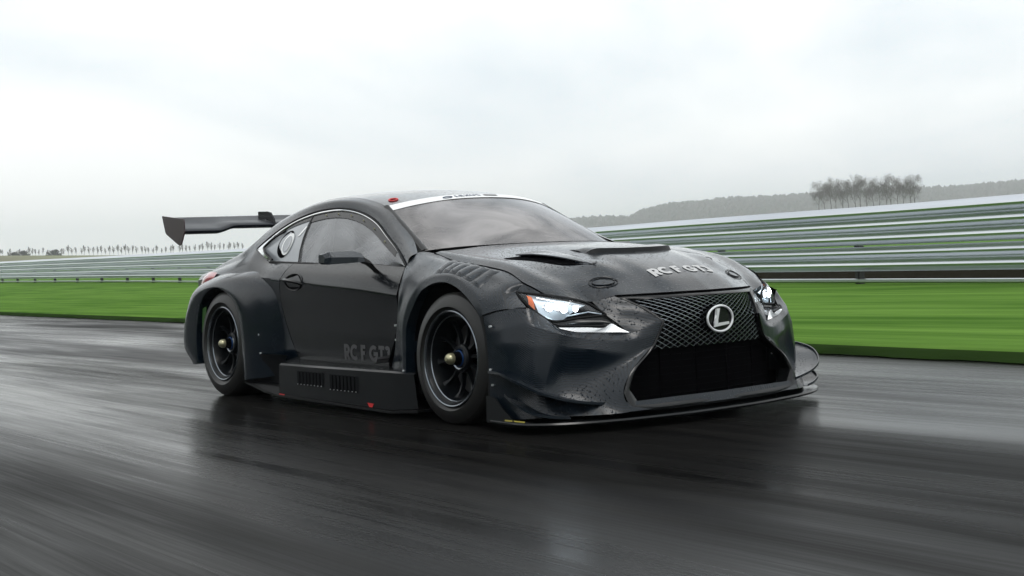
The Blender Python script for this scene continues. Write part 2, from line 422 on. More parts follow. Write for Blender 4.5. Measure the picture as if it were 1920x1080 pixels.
# ---- rear wheel flares
RB = [(-3.11,.998,.20),(-3.128,.998,.36),(-3.091,.998,.507),(-3.020,.998,.635),(-2.890,.998,.708),(-2.759,.998,.727),(-2.600,.998,.692),(-2.490,.998,.622),(-2.425,.998,.514),(-2.405,.998,.36),(-2.425,.985,.12)]
RC = [(-3.16,1.0,.195),(-3.335,1.0,.31),(-3.325,1.0,.45),(-3.27,1.0,.555),(-3.165,.995,.678),(-2.93,.985,.750),(-2.66,.975,.785),(-2.42,.968,.765),(-2.27,.968,.675),(-2.205,.968,.48),(-2.215,.965,.14)]
RM = [(-3.22,.99,.195),(-3.39,.95,.305),(-3.39,.95,.45),(-3.345,.95,.565),(-3.25,.945,.70),(-2.97,.94,.782),(-2.62,.935,.812),(-2.34,.935,.792),(-2.175,.94,.685),(-2.125,.94,.49),(-2.135,.935,.15)]
RD = [(-3.30,.83,.195),(-3.46,.82,.30),(-3.47,.82,.45),(-3.43,.82,.575),(-3.33,.82,.735),(-3.02,.855,.812),(-2.60,.875,.835),(-2.27,.885,.815),(-2.06,.892,.70),(-2.02,.880,.49),(-2.04,.872,.16)]
RI = [(p[0], .90, p[2]) for p in RB]
RL = [(a[0]*.72+b[0]*.28, 1.002, a[2]*.72+b[2]*.28) for a, b in zip(RB, RC)]
for s in (1, -1):
    part(MB().grid(WG(loft([RI, RB, RL, RC, RM, RD], 5, 5, sr=(1,)), s)), 'rear_wheel_flare', M['carbon'], smooth=50, keys=('side', 'rflare') if s == 1 else ())
    # inner wheel housing
    hz = [[(-2.73 + .40*math.cos(a), wv, .35 + .40*math.sin(a)) for a in [math.radians(-25 + 230*k/18) for k in range(19)]] for wv in (.93, .55)]
    part(MB().grid(WG(hz, s)), 'wheel_housing', M['dark'])
    hz = [[(-.04 + .385*math.cos(a), wv, .34 + .41*math.sin(a)) for a in [math.radians(-30 + 240*k/18) for k in range(19)]] for wv in (.93, .50)]
    part(MB().grid(WG(hz, s)), 'wheel_housing', M['dark'])

# ---- front fenders
FB = [(-.430,.985,.245),(-.420,.985,.38),(-.405,.985,.50),(-.330,.985,.607),(-.250,.985,.686),(-.180,.985,.715),(-.120,.985,.730),(-.050,.985,.735),(.000,.985,.731),(.060,.985,.715),(.120,.99,.693),(.190,.995,.655),(.250,1.0,.612),(.275,1.0,.587),(.297,1.0,.560)]
FC = [(-.460,.985,.245),(-.455,.985,.38),(-.440,.985,.510),(-.372,.985,.635),(-.282,.98,.719),(-.195,.975,.752),(-.120,.972,.767),(-.050,.972,.771),(.010,.972,.767),(.080,.974,.750),(.150,.978,.724),(.220,.985,.686),(.285,.992,.637),(.310,.995,.607),(.326,.998,.568)]
FD = [(-.560,.950,.245),(-.550,.955,.39),(-.530,.957,.54),(-.460,.957,.66),(-.400,.935,.765),(-.300,.905,.810),(-.200,.895,.818),(-.100,.888,.815),(.000,.888,.805),(.090,.888,.785),(.180,.892,.755),(.270,.900,.718),(.345,.912,.690),(.385,.930,.648),(0.411,0.958,0.589)]
FE = [(-.725,.895,.245),(-.637,.905,.42),(-.567,.922,.555),(-.552,.936,.664),(-.557,.905,.75),(-.592,.85,.82),(-.600,.765,.893),(-.460,.745,.886),(-.220,.782,.838),(.000,.800,.814),(.150,.802,.794),(.290,.804,.768),(.413,.809,.716),(.408,.850,.674),(0.534,0.888,0.598)]
FM = [((b[0]+c[0])/2, (b[1]+c[1])/2 + .010, (b[2]+c[2])/2 + (.004 if 4 < i < 13 else 0)) for i, (b, c) in enumerate(zip(FD, FE))]
FI = [(p[0], .88, p[2]) for p in FB]
for s in (1, -1):
    part(MB().grid(WG(loft([FI, FB, FC, FD, FM, FE], 5, 5, sr=(1, 2)), s)).grid(WG(loft([[(.413,.809,.716),(.475,.796,.690),(.532,.770,.655)], [(.408,.850,.674),(.479,.813,.665),(.534,.772,.655)]], 3, 2), s)),
         'front_fender', M['carbon_fine'], smooth=50, keys=('fender',) if s == 1 else ())

# ---- hood
def cx(w_): return .895 - .78 * w_ * w_
H = [
 [(-.41,0,.925),(-.2,0,.916),(0,0,.902),(.2,0,.880),(.40,0,.846),(.60,0,.790),(.78,0,.712),(.895,0,.637)],
 [(-.41,.2,.924),(-.2,.2,.914),(0,.2,.900),(.2,.2,.878),(.38,.2,.846),(.57,.2,.792),(.745,.2,.716),(cx(.2),.2,.637)],
 [(-.41,.33,.920),(-.2,.32,.908),(0,.31,.890),(.2,.30,.867),(.36,.29,.840),(.53,.29,.788),(.70,.29,.708),(cx(.3),.30,.636)],
 [(-.41,.45,.915),(-.2,.44,.897),(0,.42,.872),(.2,.40,.850),(.35,.40,.828),(.49,.405,.798),(.645,.39,.706),(cx(.4),.40,.635)],
 [(-.41,.58,.905),(-.2,.57,.882),(0,.56,.855),(.2,.54,.830),(.34,.52,.802),(.475,.51,.762),(.605,.495,.698),(.717,.479,.634)],
 [(-.42,.68,.898),(-.2,.68,.872),(0,.68,.846),(.18,.67,.822),(.32,.66,.786),(.44,.635,.740),(.555,.60,.688),(.655,.570,.611)],
 [(-.44,.722,.896),(-.22,.738,.868),(-.03,.745,.848),(.15,.748,.826),(.29,.748,.795),(.41,.738,.748),(.52,.700,.692),(.608,.692,.636)],
 [(-.46,.745,.886),(-.22,.779,.838),(0,.797,.814),(.15,.799,.794),(.29,.801,.768),(.413,.808,.716),(.475,.795,.690),(.532,.769,.655)],
]
HG = loft(H, 8, 6)
hood_mb = MB()
Hf = loft(H, 14, 10)
for s in (1, -1):
    hood_mb.grid(WG(Hf, s))
hood = part(hood_mb, 'hood', M['carbon'], smooth=40, keys=('hood',), weld=5e-4)

def hz_at(x, w_):
    h = drop('hood', (x, -w_, 1.5), (0, 0, -1)); return h[0].z if h else .85
for s in (1, -1):
    # side outlets: a lid that rises off the hood towards its outer edge, open and dark below
    E = [(.055, .578, .868), (.16, .545, .866), (.27, .505, .857), (.38, .463, .843), (.492, .423, .819)]
    E = [(x, w_, hz_at(x, w_) + up_h) for (x, w_, z), up_h in zip(E, (.014, .023, .024, .016, .003))]
    base = [(.03, .36), (.14, .37), (.26, .375), (.38, .385), (.515, .415)]
    B = [(x, w_, hz_at(x, w_) + .001) for x, w_ in base]
    M1 = [(a[0]*.55+b[0]*.45, a[1]*.55+b[1]*.45, a[2]*.62+b[2]*.38 + .003) for a, b in zip(E, B)]
    E2 = [(p[0], p[1] + .002, p[2] - .005) for p in E]
    lid = part(MB().grid(WG(loft([B, M1, E, E2], 5, 4, sr=(2,)), s)), 'hood_outlet', M['carbon'], hood, smooth=35)
    inb = [(p[0], p[1] - .035, hz_at(p[0], p[1] - .035) + .001) for p in E]
    part(MB().grid(WG(loft([E2, inb], 5, 2), s)), 'outlet_opening', M['dark'], hood)
    flo = [(.05, .655), (.10, .66), (.20, .60), (.33, .545), (.492, .428)]
    fl = [(x, w_, hz_at(x, w_) + .0015) for x, w_ in flo]
    mid_ = [((a[0]+b[0])/2, (a[1]+b[1])/2, hz_at((a[0]+b[0])/2, (a[1]+b[1])/2) + .0015) for a, b in zip(inb, fl)]
    part(MB().grid(WG(loft([inb, mid_, fl], 5, 4), s)), 'outlet_floor', M['dark'], hood)
# centre outlet: a low raised bridge with a dark face looking forward
cw = [-.31, -.27, -.18, -.09, 0, .09, .18, .27, .31]
fx_ = [.31, .34, .375, .392, .398, .392, .375, .34, .31]
lo = [(x, w_, hz_at(x, w_) - .002) for x, w_ in zip(fx_, cw)]
hi = [(x - .012, w_, hz_at(x, w_) + (.024 if 0 < i < 8 else .0)) for i, (x, w_) in enumerate(zip(fx_, cw))]
bk = [(x - .15, w_ * .97, hz_at(x - .15, w_ * .97) + .001) for x, w_ in zip(fx_, cw)]
md_ = [((a[0]+b[0])/2, (a[1]+b[1])/2, (a[2]+b[2])/2 + .008) for a, b in zip(hi, bk)]
part(MB().grid(WG(loft([hi, md_, bk], 5, 4))), 'centre_outlet', M['carbon'], hood)
part(MB().grid(WG(loft([lo, hi], 5, 3))), 'outlet_face', M['skirt'], hood)

# ---- bumper, right and left halves
BR = [
 [(.326,.998,.566),(0.411,0.958,0.589),(0.534,0.888,0.598),(0.570,0.836,0.559),(0.640,0.792,0.503),(0.687,0.736,0.474),(0.736,0.650,0.466),(.823,.488,.454),(.865,.420,.473),(.905,.345,.503)],
 [(.345,1.0,.47),(.460,.975,.508),(.560,.925,.520),(.628,.870,.496),(.686,.806,.467),(.712,.742,.449),(.764,.645,.435),(.842,.502,.420),(.868,.440,.430),(.897,.366,.450)],
 [(.353,1.0,.405),(.475,.985,.425),(.565,.943,.425),(.630,.902,.420),(.677,.830,.410),(.706,.765,.398),(.768,.675,.386),(.832,.538,.356),(.860,.470,.360),(.886,.400,.385)],
 [(.357,1.0,.28),(.470,.990,.280),(.560,.962,.280),(.624,.928,.280),(.662,.873,.280),(.668,.800,.272),(.716,.720,.265),(.785,.630,.262),(.838,.582,.262),(.888,.548,.268)],
 [(.357,1.0,.16),(.475,.990,.170),(.570,.965,.175),(.625,.932,.180),(.657,.893,.190),(.680,.825,.178),(.738,.745,.170),(.808,.678,.165),(.856,.640,.168),(.895,.605,.176)],
 [(.357,1.0,.055),(.480,.995,.060),(.590,.980,.070),(.655,.945,.075),(.700,.900,.080),(.765,.825,.080),(.835,.735,.080),(.885,.665,.082),(.908,.628,.084),(.928,.590,.088)],
]
FA = [  # facet between headlight, hood corner and grille waist
 [(.655,.572,.610),(.688,.525,.622),(.717,.479,.632)],
 [(.728,.550,.545),(.765,.480,.572),(.805,.412,.580)],
 [(.765,.530,.515),(.815,.445,.520),(.860,.380,.540)],
 [(.823,.488,.454),(.865,.420,.473),(.905,.345,.503)],
]
bm_ = MB()
for s in (1, -1):
    BG = WG(loft(BR, 6, 6, sr=(1, 2), sc=(4,)), s); bm_.grid(BG); bm_.grid(WG(loft(FA, 6, 5), s))
bm_.grid([[BG[i][-1].copy(), Vector((BG[i][-1].x + .03, 0, BG[i][-1].z)), Vector((BG[i][-1].x, -BG[i][-1].y, BG[i][-1].z))] for i in range(len(BG) - 4, len(BG))])
bumper = part(bm_, 'front_bumper', M['carbon_fine'], smooth=28, keys=('bumper',))
# wheel arch return of the bumper
for s in (1, -1):
    arch = [[(.297,1.0,.56),(.326,1.0,.47),(.335,1.0,.405),(.342,1.0,.28),(.340,1.0,.16),(.338,1.0,.055)], [(.326,1.0,.566),(.345,1.0,.47),(.353,1.0,.405),(.357,1.0,.28),(.357,1.0,.16),(.357,1.0,.055)]]
    arch.insert(0, [(p[0], .88, p[2]) for p in arch[0]])
    part(MB().grid(WG(loft(arch, 3, 1, sr=(1,)), s)), 'arch_lip', M['black'])

for x_, w_, z_ in ((.385, 1.0, .512), (.385, 1.0, .225), (.372, 1.0, .30), (-.45, .985, .26), (-.60, .93, .42), (-.585, .94, .50), (-2.20, .965, .30), (-2.21, .965, .42)):
    for s in (1, -1):
        part(MB().tube([W((x_, w_ - .006, z_), s), W((x_, w_ + .007, z_), s)], .0055, 8), 'fastener', M['chrome_satin'])

# ---- grille surround
OUTR = [(.897,0,.632),(.866,.2,.632),(.770,.405,.631),(.717,.479,.629),(.806,.412,.577),(.906,.343,.502),(.887,.400,.383),(.888,.548,.268),(.896,.604,.178),(.920,.585,.105),(.935,.45,.084),(.945,.25,.078),(.948,0,.077)]
INNR = [(.927,0,.617),(.895,.2,.615),(.812,.375,.612),(.776,.418,.607),(.845,.372,.561),(.908,.325,.502),(.886,.376,.390),(.890,.520,.270),(.900,.570,.190),(.908,.525,.124),(.925,.42,.112),(.940,.24,.108),(.945,0,.108)]
INND = [(p[0] - .06, p[1] * .985, p[2] + (-.004 if i < 5 else .006)) for i, p in enumerate(INNR)]
INNB = [(p[0] - .006, p[1] * .996, p[2]) for p in INNR]
sm = MB()
for s in (1, -1): sm.grid(WG(loft([OUTR, [((a[0]+b[0])/2+.006, (a[1]+b[1])/2, (a[2]+b[2])/2) for a, b in zip(OUTR, INNR)], INNR, INNB, INND], 5, 3, sr=(2,), sc=(3, 5, 8, 9)), s))
part(sm, 'grille_surround', M['gloss_black'], smooth=30)
# grille meshwork: crossing bars laid on a bowed sheet, cells growing downwards
def gx(w_, z):
    xc = .928 + .018 * math.sin((z - .38) / .24 * math.pi) if z > .38 else .928 - (.38 - z) * .1
    if z > .50: t = (z - .50) / .108; wi = .325 + (.42 - .325) * t; xi = .908 + (.776 - .908) * t
    else: t = (.50 - z) / .13; wi = .325 + .055 * t; xi = .908 - .024 * t
    return xc - (xc - xi) * (w_ / wi) ** 2 - .018, wi
gm = MB()
def zrow(u): return .612 - .245 * (u ** 1.22)
NR, CW = 22.0, 0.0235           # half rows, half cell width at the top
for fam in (1, -1):
    for k in range(-40, 41):
        line = []
        for i in range(0, 89):
            r = i / 88 * NR
            w_ = (k * 2 + fam * r) * CW * (1 + .0 * r)
            z = zrow(r / NR)
            if z < .36 + .0: break
            x, wi = gx(w_, z)
            if abs(w_) > wi - .004:
                if len(line) > 1: break
                line = []; continue
            line.append(Vector((x, -w_, z)))
        if len(line) > 2:
            th = [.0024] * len(line)
            G = []
            for a, p in enumerate(line):
                dd = (line[min(a+1, len(line)-1)] - line[max(a-1, 0)]).normalized()
                nrm = Vector((1, 0, 0)); u = dd.cross(nrm).normalized()
                G.append([p + u*.0008 + nrm*.004, p - u*.0008 + nrm*.004, p - u*.0015 - nrm*.006, p + u*.0015 - nrm*.006])
            gm.grid(G, close=True); gm.poly(G[0]); gm.poly(G[-1], True)
tag(part(gm, 'grille_mesh', M['mesh'], smooth=30, weld=0), kind='stuff')
# duct behind the mesh
db = MB()
db.grid([[Vector((.66, y, z)) for y in (-.46, .46)] for z in (.06, .60)])
part(db, 'air_duct', M['dark'])
lp = MB()
lp.grid([[Vector((.885 - .35 * y * y, y, z)) for y in [(-.5 + k * .1) for k in range(11)]] for z in (.375, .12)])
part(lp, 'radiator_screen', M['dark'])
fr = MB()
for k in range(-13, 14):
    y = k * .036
    if k % 6 == 3: fr.box((.892 - .35 * y * y, y, .245), (.006, .0035, .25))
for k in range(8):
    z = .14 + k * .032
    for j in range(-7, 7):
        y = (j + .5) * .066; fr.box((.891 - .35 * y * y, y, z), (.005, .067, .0028))
tag(part(fr, 'duct_fins', M['dark']), kind='stuff')

# ---- front splitter
SP = [(.995,0),(.988,.22),(.960,.43),(.922,.62),(.862,.79),(.785,.92),(.700,1.00),(.600,1.035),(.400,1.035)]
spf = run_spline([(p[0], p[1], 0) for p in SP], 6)
out2 = [(p[0], p[1]) for p in spf]; full = [(x, -y) for x, y in out2[::-1]] + [(x, y) for x, y in out2[1:]]
ring = full
smb = MB()
def offs(P, d, z): return [(x - d, y * (1 - d * .6), z) for x, y in P]
G = [[Vector((.30, -y * .9, .058)) for x, y in ring], [Vector((x - .03, -y * (1 - .02), .060)) for x, y in ring], [Vector((x - .004, -y, .058)) for x, y in ring],
     [Vector((x, -y * 1.003, .050)) for x, y in ring], [Vector((x - .004, -y, .040)) for x, y in ring], [Vector((x - .05, -y * .96, .038)) for x, y in ring], [Vector((.30, -y * .9, .040)) for x, y in ring]]
smb.grid(G)
splitter = part(smb, 'front_splitter', M['gloss_black'], smooth=40)
# small end plates at the splitter corners
for s in (1, -1):
    e = MB().prism([W((.36, 1.030, .045), s), W((.62, 1.034, .045), s), W((.50, 1.030, .115), s), W((.44, 1.028, .165), s), W((.36, 1.026, .175), s)], (0, s * .006, 0))
    part(e, 'splitter_end_plate', M['skirt'], smooth=0)
    part(MB().prism([W((.52, 1.037, .062), s), W((.66, 1.026, .062), s), W((.66, 1.026, .068), s), W((.52, 1.037, .068), s)], (0, s*.003, 0)), 'warning_strip', M['yellow'], smooth=0)

# ---- dive planes
def plane_strip(inner, outer, th, s, name):
    I, O = spline(inner, 7), spline(outer, 7)
    G = [[W(p, s) for p in I], [W((p[0], p[1], p[2]), s) for p in O], [W((p[0], p[1], p[2] + .012), s) for p in O], [W((p[0]-.003, p[1] - .006, p[2] + .012), s) for p in O], [W((p[0], p[1]-.012, p[2] - th + .004), s) for p in O], [W((p[0], p[1], p[2] - th), s) for p in I]]
    part(MB().grid(G), name, M['carbon_fine'], smooth=40)
for s in (1, -1):
    plane_strip([(.36,.98,.275),(.46,.98,.275),(.56,.95,.250),(.63,.89,.205),(.69,.80,.165),(.78,.69,.135),(.84,.62,.122)],
                [(.36,1.01,.283),(.50,1.05,.284),(.64,1.055,.250),(.745,.985,.195),(.80,.87,.155),(.83,.72,.128),(.845,.63,.120)], .006, s, 'dive_plane')
    plane_strip([(.47,.98,.17),(.55,.96,.155),(.61,.93,.125),(.66,.89,.095),(.73,.82,.075)],
                [(.50,1.02,.176),(.61,1.045,.145),(.70,1.02,.105),(.745,.94,.080),(.78,.85,.070)], .006, s, 'dive_plane')
# ---- side skirts
SX = [(-2.44,.955),(-1.98,1.0),(-1.84,1.02),(-.52,1.02),(-.36,.985)]
for s in (1, -1):
    k = MB()
    top = [(-1.84,1.0,.252),(-1.83,1.02,.246),(-.54,1.02,.256),(-.52,1.018,.256)]
    face = [(-1.84,1.02),(-.53,1.02)]
    k.prism([W((-1.845,1.0,.05), s), W((-.53,1.0,.04), s), W((-.53,1.0,.254), s), W((-1.845,1.0,.248), s)], (0, -s*.0, 0)) if 0 else None
    k.grid([[W(p, s) for p in ((-1.845,.86,.272),(-1.4,.86,.268),(-.53,.86,.264))],
            [W(p, s) for p in ((-1.845,1.006,.252),(-1.4,1.010,.253),(-.53,1.010,.258))],
            [W(p, s) for p in ((-1.845,1.020,.242),(-1.4,1.022,.243),(-.53,1.022,.248))],
            [W(p, s) for p in ((-1.845,1.028,.062),(-1.4,1.028,.058),(-.53,1.028,.046))],
            [W(p, s) for p in ((-1.845,.80,.055),(-1.4,.80,.052),(-.53,.80,.040))]])
    k.grid([[W(p, s) for p in ((-.53,.86,.264),(-.53,1.010,.258),(-.53,1.022,.248),(-.53,1.028,.046))], [W(p, s) for p in ((-.38,.84,.250),(-.38,.955,.246),(-.38,.968,.240),(-.34,.975,.060))]])
    sk = part(k, 'side_skirt', M['skirt'], smooth=30, keys=('skirt',) if s == 1 else ())
    # rear run-out of the skirt: sunken wall and floor plate
    r = MB()
    r.grid([[W(p, s) for p in ((-2.47,.975,.300),(-2.30,.975,.300),(-2.05,.965,.298),(-1.90,.93,.296))], [W(p, s) for p in ((-2.47,.975,.262),(-2.30,.973,.262),(-2.10,.955,.262),(-1.95,.92,.262))], [W(p, s) for p in ((-2.47,.95,.11),(-2.30,.93,.105),(-2.1,.90,.10),(-1.92,.88,.095))]])
    r.grid([[W(p, s) for p in ((-1.845,.86,.272),(-1.845,1.006,.252),(-1.845,1.020,.242),(-1.845,1.028,.062))], [W(p, s) for p in ((-1.99,.84,.268),(-1.985,.90,.252),(-1.985,.905,.242),(-1.98,.91,.062))]])
    part(r, 'skirt_run_out', M['skirt'], smooth=25)
    part(MB().prism([W(p, s) for p in ((-2.46,.70,.108),(-2.46,.965,.108),(-2.02,1.03,.070),(-1.83,1.035,.058),(-.53,1.036,.040),(-.33,.985,.052),(-.33,.70,.05))], (0, 0, -.012)), 'floor_plate', M['black'], smooth=0)
    # vents: two panels of upright slots
    for x0, x1, z0, z1 in ((-1.578,-1.285,.140,.213), (-1.178,-.884,.128,.210)):
        fr_ = MB(); n = 7; st = (x1 - x0) / n
        for j in range(n):
            xa = x0 + j * st; fr_.box(W((xa + st*.5, 1.027, (z0+z1)/2), s), (st*.42, .006, z1 - z0))
        v = part(fr_, 'skirt_vent', M['dark'], smooth=0)
        for j in range(n + 1):
            xa = x0 + j * st
            b = MB(); b.grid([[W((xa - st*.27, 1.027, z), s), W((xa - st*.1, 1.036, z), s), W((xa + st*.22, 1.028, z), s)] for z in (z0 - .006, z1 + .004)])
            part(b, 'slat', M['skirt'], v, smooth=0)
        bt = MB()
        for j in range(n + 1):
            bt.box(W((x0 + j*st - st*.1, 1.034, z0 - .002), s), (.007, .003, .005))
        tag(part(bt, 'vent_rivets', M['chrome_satin'], smooth=0), kind='stuff')
    part(MB().prism([W(p, s) for p in ((-.775,1.029,.072),(-.705,1.029,.070),(-.725,1.029,.048),(-.755,1.029,.049))], (0, -s*.002, 0)), 'jack_mark', M['red'], smooth=0)
    part(MB().prism([W(p, s) for p in ((-1.84,1.030,.066),(-1.77,1.030,.065),(-1.77,1.030,.056),(-1.84,1.030,.057))], (0, -s*.002, 0)), 'jack_mark', M['red'], smooth=0)

# ---- underbody
part(MB().box((-1.3, 0, .11), (4.0, 1.35, .12)).box((-1.4, 0, .22), (2.0, 1.72, .2)), 'underbody', M['dark'], smooth=0)

# ---- windscreen
WT = [(-1.180,.598,1.183),(-1.128,.45,1.212),(-1.085,.25,1.236),(-1.066,0,1.244)]
WBm = [(-.640,.690,.905),(-.520,.55,.918),(-.430,.30,.925),(-.395,0,.927)]
def mixp(a, b, t, o=(0, 0, 0)): return (a[0]+(b[0]-a[0])*t+o[0], a[1]+(b[1]-a[1])*t+o[1], a[2]+(b[2]-a[2])*t+o[2])
bul = [0, .006, .012, .014]
wrow = lambda t: [mixp(a, b, t, (bul[i]*4*t*(1-t), 0, bul[i]*4*t*(1-t)*2)) for i, (a, b) in enumerate(zip(WT, WBm))]
part(MB().grid(WG(loft(both([wrow(t) for t in (0, .25, .5, .75, 1)]), 6, 5))), 'windscreen', M['glass'], keys=('screen',))
up = lambda r, o=.003: [(p[0]+o*.5, p[1], p[2]+o) for p in r]
ss = part(MB().grid(WG(loft(both([up(wrow(.002)), up(wrow(.055)), up(wrow(.115))]), 6, 3))), 'sun_strip', M['white'], keys=('strip',))
for s in (1, -1):
    edge = [wrow(t)[0] for t in (0, .2, .4, .6, .8, 1)]
    sl = [(p[0]+.01, p[1]-.028, p[2]+.002) for p in edge]
    part(MB().grid(WG(loft([[(p[0]-.012, p[1]+.012, p[2]+.001) for p in edge], [(p[0]+.001, p[1]-.004, p[2]+.010) for p in edge], sl], 4, 3), s)), 'windscreen_seal', M['gloss_black'])
part(MB().grid(WG(loft(both([[(-.62,.74,.885),(-.50,.55,.900),(-.42,.30,.912),(-.385,0,.916)], [(-.40,.74,.875),(-.38,.55,.890),(-.36,.30,.900),(-.35,0,.905)]]), 5, 2))), 'cowl', M['black'])

# ---- side windows
BELT = [(-.610,.838,.818),(-.72,.842,.824),(-.86,.848,.830),(-1.02,.852,.838),(-1.18,.853,.843),(-1.34,.853,.850),(-1.50,.852,.855),(-1.66,.851,.862),(-1.86,.848,.872),(-2.05,.842,.880),(-2.27,.832,.889),(-2.506,.803,.975)]
A12 = GA[:12]
def wp(i, t, inset=.012):
    a, b = A12[i], BELT[i]; p = mixp(a, b, t); bl = .022 * 4 * t * (1 - t)
    return (p[0], p[1] + bl - inset, p[2])
def wpanel(i0, i1, t0s, t1s, nm, mat, inset, s, keys=()):
    rows = []
    for k in range(4):
        rows.append([wp(i, t0s(i) + (t1s(i) - t0s(i)) * k / 3, inset) for i in range(i0, i1 + 1)])
    return part(MB().grid(WG(loft(rows, 5, 4), s)), nm, mat, keys=keys)
band = lambda i: {0: .0, 1: .42, 2: .30, 3: .235, 4: .19, 5: .17, 6: .165, 7: .17, 8: .19}.get(i, .2)
for s in (1, -1):
    wpanel(0, 8, lambda i: 0.0, lambda i: 1.0, 'door_window', M['side_glass'], .014, s, ('glass',) if s == 1 else ())
    wpanel(1, 8, lambda i: 0.0, band, 'window_border', M['gloss_black'], .009, s)
    wpanel(8, 11, lambda i: 0.0, lambda i: 1.0, 'quarter_window', M['quarter_panel'], .012, s, ('qglass',) if s == 1 else ())
    wpanel(8, 10, lambda i: 0.0, lambda i: .14, 'window_border', M['gloss_black'], .008, s)
    # chrome trim: a slim moulding over the arch, widening at the rear tip
    def band3(outer, inner, lift):
        mid = [((a[0]+b[0])/2, (a[1]+b[1])/2 + lift, (a[2]+b[2])/2) for a, b in zip(outer, inner)]
        return loft([outer, mid, inner], 6, 2)
    oo = [(p[0], p[1] + .002, p[2]) for p in A12]
    wd = [.10,.075,.055,.048,.045,.045,.047,.05,.055,.065,.13]
    ii = [wp(i, wd[i], .004) for i in range(11)] + [(-2.40,.792,.972)]
    tr = MB().grid(WG(band3(oo, ii, .006), s))
    tr.grid(WG(loft([[(-2.506,.808,.975),(-2.39,.826,.932),(-2.265,.842,.890)], [(-2.405,.812,.985),(-2.330,.835,.945),(-2.235,.842,.900)]], 4, 2), s))
    tr.grid(WG(loft([[(-2.506,.808,.975),(-2.42,.785,1.025),(-2.332,.764,1.066)], [(-2.405,.812,.985),(-2.36,.800,1.015),(-2.300,.772,1.062)]], 4, 2), s))
    part(tr, 'window_trim', M['chrome'], smooth=50)
    part(MB().tube([W(p, s) for p in spline([(-2.20,.745,1.085),(-2.30,.792,1.035),(-2.385,.818,.982),(-2.318,.842,.945),(-2.215,.845,.900)], 5, (2,))], .008, 6), 'quarter_window_seal', M['gloss_black'])
    # dark seal outside the trim and along the belt
    sl = MB().tube([W((p[0], p[1] + .004, p[2] - .004), s) for p in spline(BELT[:11], 5)], .009, 6)
    sl.tube([W((p[0]-.0, p[1] + .003, p[2] + .004), s) for p in spline(A12, 5, (11,))], .005, 6)
    sl.tube([W(p, s) for p in ((-2.506,.808,.972),(-2.40,.81,.93),(-2.27,.836,.886))], .005, 6)
    part(sl, 'window_seal', M['black'])
    # post between the two windows
    pw = [wp(8, t, .006) for t in (0, .25, .5, .75, 1)]
    part(MB().grid(WG([[(p[0]-.012, p[1], p[2]) for p in pw], [(p[0], p[1]+.002, p[2]) for p in pw], [(p[0]+.006, p[1], p[2]) for p in pw]], s)), 'window_post', M['black'])
    # bolts along the border
    for i in (2, 3, 4, 5, 6, 7):
        p = wp(i, band(i)*.6, .003)
        part(MB().tube([W(p, s), W((p[0], p[1]+.004, p[2]), s)], .006, 8), 'bolt', M['nut'])

# ---- fuel filler in the quarter window
def ellipse_on(key, c, U, V, ru, rv, d, off, n=28):
    c, U, V = Vector(c), Vector(U), Vector(V)
    return lay(key, [c + U*ru*math.cos(2*math.pi*k/n) + V*rv*math.sin(2*math.pi*k/n) for k in range(n)], d, off)
cq = W((-2.10, .78, 1.0)); dq = Vector((0, 1, 0))
for nm, ru, rv, off, mt, dx in (('fuel_recess', .085, .088, .002, 'dark', -.028), ('fuel_cap', .062, .070, .006, 'white', .01), ('fuel_cap_face', .045, .052, .009, 'quarter_panel', .01)):
    P = ellipse_on('qglass', cq + Vector((dx, 0, -.005)), (1, 0, 0), (0, 0, 1), ru, rv, dq, off)
    part(MB().poly(P), nm, M[mt], smooth=0)
P = lay('qglass', [W((-1.975,.75,1.10)), W((-1.95,.75,1.105)), W((-1.985,.75,1.045)), W((-2.01,.75,1.04))], dq, .004)
part(MB().poly(P), 'window_sticker', M['white'], smooth=0)

# ---- roll cage, seat and dashboard
cg = MB()
def T(a, b, r=.021): cg.tube([a, b], r, 8)
for s in (1, -1):
    y = -s
    cg.tube([W((-.75,.62,.55), s), W((-.85,.60,.95), s), W((-1.22,.54,1.15), s), W((-1.95,.52,1.20), s), W((-1.98,.58,.8), s), W((-1.98,.62,.3), s)], .021, 8)
    T(W((-1.95,.52,1.19), s), W((-2.9,.50,.70), s)); T(W((-.9,.62,.45), s), W((-1.95,.62,.80), s)); T(W((-.9,.62,.80), s), W((-1.95,.62,.45), s))
    T(W((-1.22,.54,1.14), s), W((-1.96,.0,1.19), s))
T(Vector((-1.96,-.52,1.19)), Vector((-1.96,.52,1.19))); T(Vector((-1.22,-.54,1.14)), Vector((-1.22,.54,1.14)))
T(Vector((-1.97,-.52,1.17)), Vector((-1.98,.6,.35))); T(Vector((-1.97,.52,1.17)), Vector((-1.98,-.6,.35))); T(Vector((-1.98,-.6,.8)), Vector((-1.98,.6,.8)))
T(Vector((-1.96,-.50,1.19)), Vector((-2.9,.5,.72))); T(Vector((-1.96,.50,1.19)), Vector((-2.9,-.5,.72)))
part(cg, 'roll_cage', M['cage'])
st = MB()
for yc in (.36,):
    prof = [[(-1.75+.05*i*0, yc - .26, .3), (-1.75, yc + .26, .3)], [(-1.72, yc - .27, .55), (-1.72, yc + .27, .55)], [(-1.86, yc - .24, .85), (-1.86, yc + .24, .85)], [(-1.92, yc - .15, 1.02), (-1.92, yc + .15, 1.02)]]
    st.grid([[Vector(p) for p in r] for r in prof])
    for e in (-1, 1):
        st.prism([Vector((-1.75, yc + e*.27, .3)), Vector((-1.25, yc + e*.27, .3)), Vector((-1.30, yc + e*.27, .45)), Vector((-1.65, yc + e*.27, .5)), Vector((-1.70, yc + e*.26, .98)), Vector((-1.90, yc + e*.2, 1.0)), Vector((-1.82, yc + e*.26, .7))], (0, e*.03, 0))
    st.box((-1.5, yc, .33), (.5, .5, .08))
part(st, 'driver_seat', M['interior'], smooth=30)
